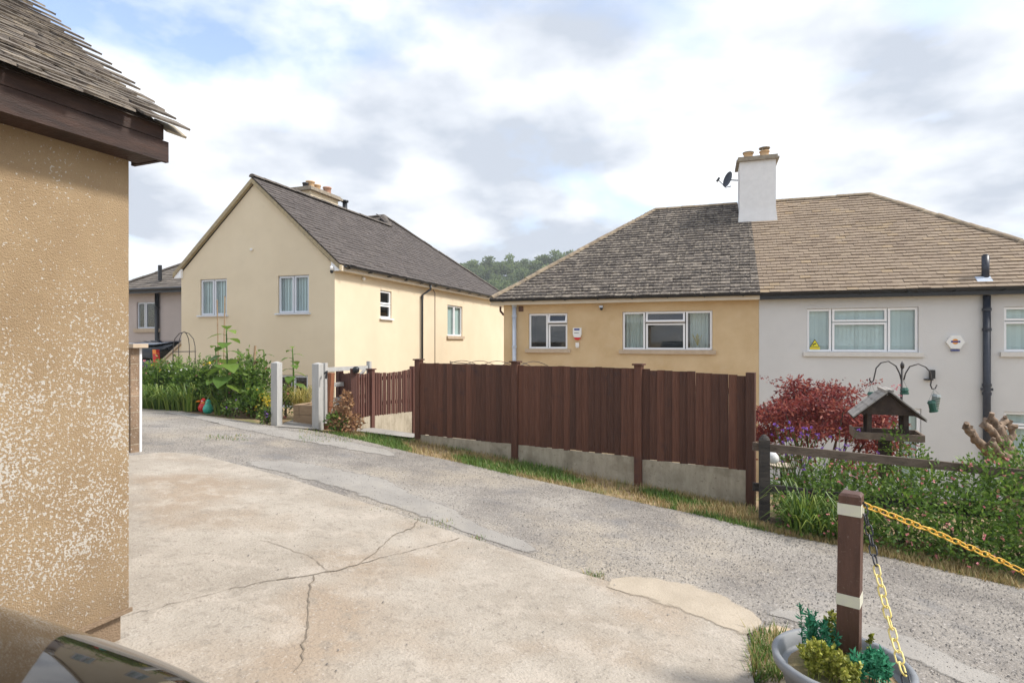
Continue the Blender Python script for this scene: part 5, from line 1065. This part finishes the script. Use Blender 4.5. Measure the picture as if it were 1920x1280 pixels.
# ------------------------------------------------------------------ cars
def loft(mb, secs):
    """secs: list of (y, [(x,z)...]) half outlines mirrored; closed hull"""
    n = len(secs[0][1]); base = len(mb.v)
    for y, pts in secs:
        for x, z in pts: mb.v.append((x,y,z))
        for x, z in reversed(pts): mb.v.append((-x,y,z))
    w = 2*n
    for i in range(len(secs)-1):
        for k in range(w-1): mb.f.append((base+i*w+k, base+i*w+k+1, base+(i+1)*w+k+1, base+(i+1)*w+k)); mb.t.append(.5)
        mb.f.append((base+i*w+w-1, base+i*w, base+(i+1)*w, base+(i+1)*w+w-1)); mb.t.append(.5)
    mb.f.append(tuple(base+k for k in range(w-1,-1,-1))); mb.t.append(.5); mb.f.append(tuple(base+(len(secs)-1)*w+k for k in range(w))); mb.t.append(.5)
def car(label, origin, head, paint, tail=False, S=1.0):
    t = thing('parked_car', label, 'car', origin); rot = Matrix.Translation(V(origin)) @ Matrix.Rotation(head,4,'Z') @ Matrix.Scale(S,4)
    def fin(mb, name, mat, par, smooth=False, sub=0):
        mb.v = [tuple(rot @ V(v)) for v in mb.v]; o_ = mb.build(name, mat, par, smooth)
        if sub: md = o_.modifiers.new('sub','SUBSURF'); md.levels = sub; md.render_levels = sub
        return o_
    def sec(y, w, zb, zbelt, ztop, crown): return (y, [(.0,zb),(w*.8,zb),(w*.97,zb+.12),(w,(zb+zbelt)/2),(w*.985,zbelt),(w*.90,ztop-.015),(w*.55,ztop+crown*.7),(.0,ztop+crown)])
    mb = MB(); loft(mb, [sec(2.13,.55,.35,.55,.66,.0), sec(2.10,.70,.25,.62,.74,.01), sec(1.95,.84,.2,.74,.86,.02), sec(1.6,.89,.2,.82,.925,.035), sec(1.0,.905,.2,.88,.985,.04), sec(.75,.905,.2,.90,1.01,.04), sec(.0,.905,.2,.92,1.0,.0), sec(-1.2,.905,.2,.94,1.0,.0), sec(-1.9,.88,.22,.92,.98,.0), sec(-2.12,.80,.3,.85,.92,.0), sec(-2.16,.6,.4,.78,.85,.0)])
    body = fin(mb, 'body', m[paint], t, True, 2)
    def cs(y, w, z0, w1, z1): return (y, [(0,z0),(w*.9,z0),(w,z0+.02),(w1+.04,z1-.06),(w1,z1-.01),(w1*.6,z1+.02),(0,z1+.03)])
    mb = MB(); loft(mb, [cs(.85,.74,.97,.70,1.0), cs(.15,.82,.97,.62,1.42), cs(-.5,.83,.97,.64,1.47), cs(-1.4,.82,.97,.62,1.44), cs(-1.95,.76,.95,.60,1.30), cs(-2.1,.72,.93,.62,1.0)])
    fin(mb, 'cabin_glass', m['carglass'], t, True, 1)
    mb = MB(); loft(mb, [(.05,[(0,1.40),(.60,1.39),(.655,1.42),(.6,1.455),(0,1.475)]),(-.5,[(0,1.45),(.62,1.44),(.68,1.46),(.62,1.50),(0,1.52)]),(-1.5,[(0,1.42),(.60,1.41),(.66,1.44),(.6,1.47),(0,1.49)]),(-1.95,[(0,1.31),(.58,1.30),(.62,1.32),(.58,1.345),(0,1.36)])]); fin(mb, 'roof_panel', m[paint], t, True, 1)
    for sx_ in (1,-1):
        for y in (1.32,-1.35):
            mb = MB(); mb.tube([(sx_*.70,y,.32),(sx_*.92,y,.32)], .32, 24); wv_ = fin(mb,'wheel',m['tyre'],t,False); mb = MB(); mb.tube([(sx_*.921,y,.32),(sx_*.93,y,.32)], .21, 16); fin(mb,'rim',m['alloy'],wv_)
        mb = MB(); mb.obox(V((sx_*.62-.13,1.99,.66)),V((.26,0,0)),V((0,.09,0)),V((0,-.03,.10))); fin(mb,'headlight',m['chrome'],t)
        mb = MB()
        if tail: mb.obox(V((sx_*.77-.06,-2.16,.70)),V((.12,0,0)),V((0,.12,0)),V((sx_*-.06,.02,.52))); fin(mb,'tail_light',m['red'],t); mb = MB(); mb.obox(V((sx_*.725-.05,-2.15,1.10)),V((.11,0,0)),V((0,.1,0)),V((sx_*-.02,.01,.12))); fin(mb,'indicator',m['orange'],t)
        else: mb.obox(V((sx_*.72-.1,-2.12,.72)),V((.2,0,0)),V((0,.08,0)),V((0,0,.12))); fin(mb,'tail_light',m['red'],t)
        mb = MB(); mb.obox(V((sx_*.93-.06,.62,1.0)),V((.14*sx_+.06,0,0)),V((0,.08,0)),V((0,0,.11))); fin(mb,'mirror',m[paint],t)
    return t
hd = math.atan2(-.30,.954); hdv = V((-math.sin(hd),math.cos(hd),0)); hr = V((hdv.y,-hdv.x,0))
nose = V((-1.19*CT-1.35*ST, -1.19*ST+1.35*CT,0)); 
hw = math.atan2(-gd.x, gd.y); hv = gd
oc = nose - hv*1.98; car('dark glossy car nose with polished bonnet beside the garage', (oc.x, oc.y, float(gz(oc.x,oc.y))+.024), hw, 'carpaint', S=.992)
c2 = onY(272,690,13.6); z2_ = float(gz(c2.x-.6,14)); car('dark blue parked car with tall red and amber tail light beyond the flower bed', (c2.x-.45, 15.6, -1.62), 0.15, 'carblue', True, 1.12)

# ------------------------------------------------------------------ wooded hill far behind
HD = 230.0
def hz(px): return float(np.interp(px, [-800,300,500,850,1060,1900,2600], [-6,-5,6,25,28,36,36]))
hm = MB(); pxs = list(range(-800,2700,70))
for px in pxs:
    x, y, _ = ray(px)
    for (d, f) in ((120,-.15),(150,.15),(190,.6),(230,1.0),(300,1.05),(420,.2)):
        zz_ = -6+ (hz(px)+6)*f; hm.v.append((x*d, y*d, zz_ if f > 0 else -8))
for i in range(len(pxs)-1):
    for k in range(5): hm.f.append((i*6+k,(i+1)*6+k,(i+1)*6+k+1,i*6+k+1)); hm.t.append(.5)
link('hill', hm.mesh('hill', m['hill'], True), (0,0,0))['kind'] = 'structure'
variants = []
for v_ in range(5):
    cm_ = MB(); hgt = (8.5,10,7.5,11.5,9)[v_]; wd_ = (3.6,3.2,4.2,2.8,3.8)[v_]
    for _ in range(9): cloud(cm_, (random.gauss(0,wd_*.38),random.gauss(0,wd_*.38),hgt*random.uniform(.42,.86)), (wd_*.5,wd_*.5,hgt*.16), 75, 1.0, .8, shell_=.6)
    tk = MB(); tk.tube([(0,0,-1),(.1,0,hgt*.4),(0,.1,hgt*.8)],[.35,.25,.08],6); stems(tk,(0,0,hgt*.35),[(1.6,.4,hgt*.7),(-1.5,.3,hgt*.65),(.2,-1.4,hgt*.75)],.1)
    variants.append((cm_.mesh('crown', m['farleaf']), tk.mesh('trunk', m['trunk'])))
tl = ['rounded','tall','broad','slender','bushy']
def htree(px, d):
    f = float(np.interp(d, [120,150,190,230,300], [-.15,.15,.6,1.0,1.05])); x, y, _ = ray(px); z = -6+(hz(px)+6)*f; v_ = random.randint(0,4)
    t = thing('hill_tree', tl[v_]+' green tree on the wooded hill behind the houses', 'tree', (x*d,y*d,z-.6), 'trees on the wooded hill')
    r = random.random()*6.28; s = random.uniform(.55,.95); link('crown', variants[v_][0], (x*d,y*d,z-.6), t, r, scale=(s,s,s)); link('trunk', variants[v_][1], (x*d,y*d,z-.6), t, r, scale=(s,s,s))
for k in range(110): htree(random.uniform(820,1090), random.choice([150,160,170,180,190,200,210,220,228,232]))
for px in (850,866,885,905,925,942,962,978,985,1003,1022,1040,1058): htree(px+random.uniform(-4,4), 232)
for k in range(14): htree(random.uniform(1880,1960), random.uniform(190,232))
for k in range(16): htree(random.uniform(1100,1880), random.uniform(170,232))

# ------------------------------------------------------------------ thin air haze round the whole place
hb = MB(); hb.box(-760, 760, -420, 860, -40, 62); hm_ = bpy.data.materials.new('haze'); hm_.use_nodes = True; nt = hm_.node_tree; nt.nodes.clear()
ho = nt.nodes.new('ShaderNodeOutputMaterial'); pv_ = nt.nodes.new('ShaderNodeVolumePrincipled'); pv_.inputs['Density'].default_value = .0008; pv_.inputs['Color'].default_value = (.86,.90,.95,1); nt.links.new(pv_.outputs[0], ho.inputs['Volume'])
hz_o = link('haze', hb.mesh('haze', hm_), (0,0,0)); hz_o['kind'] = 'stuff'
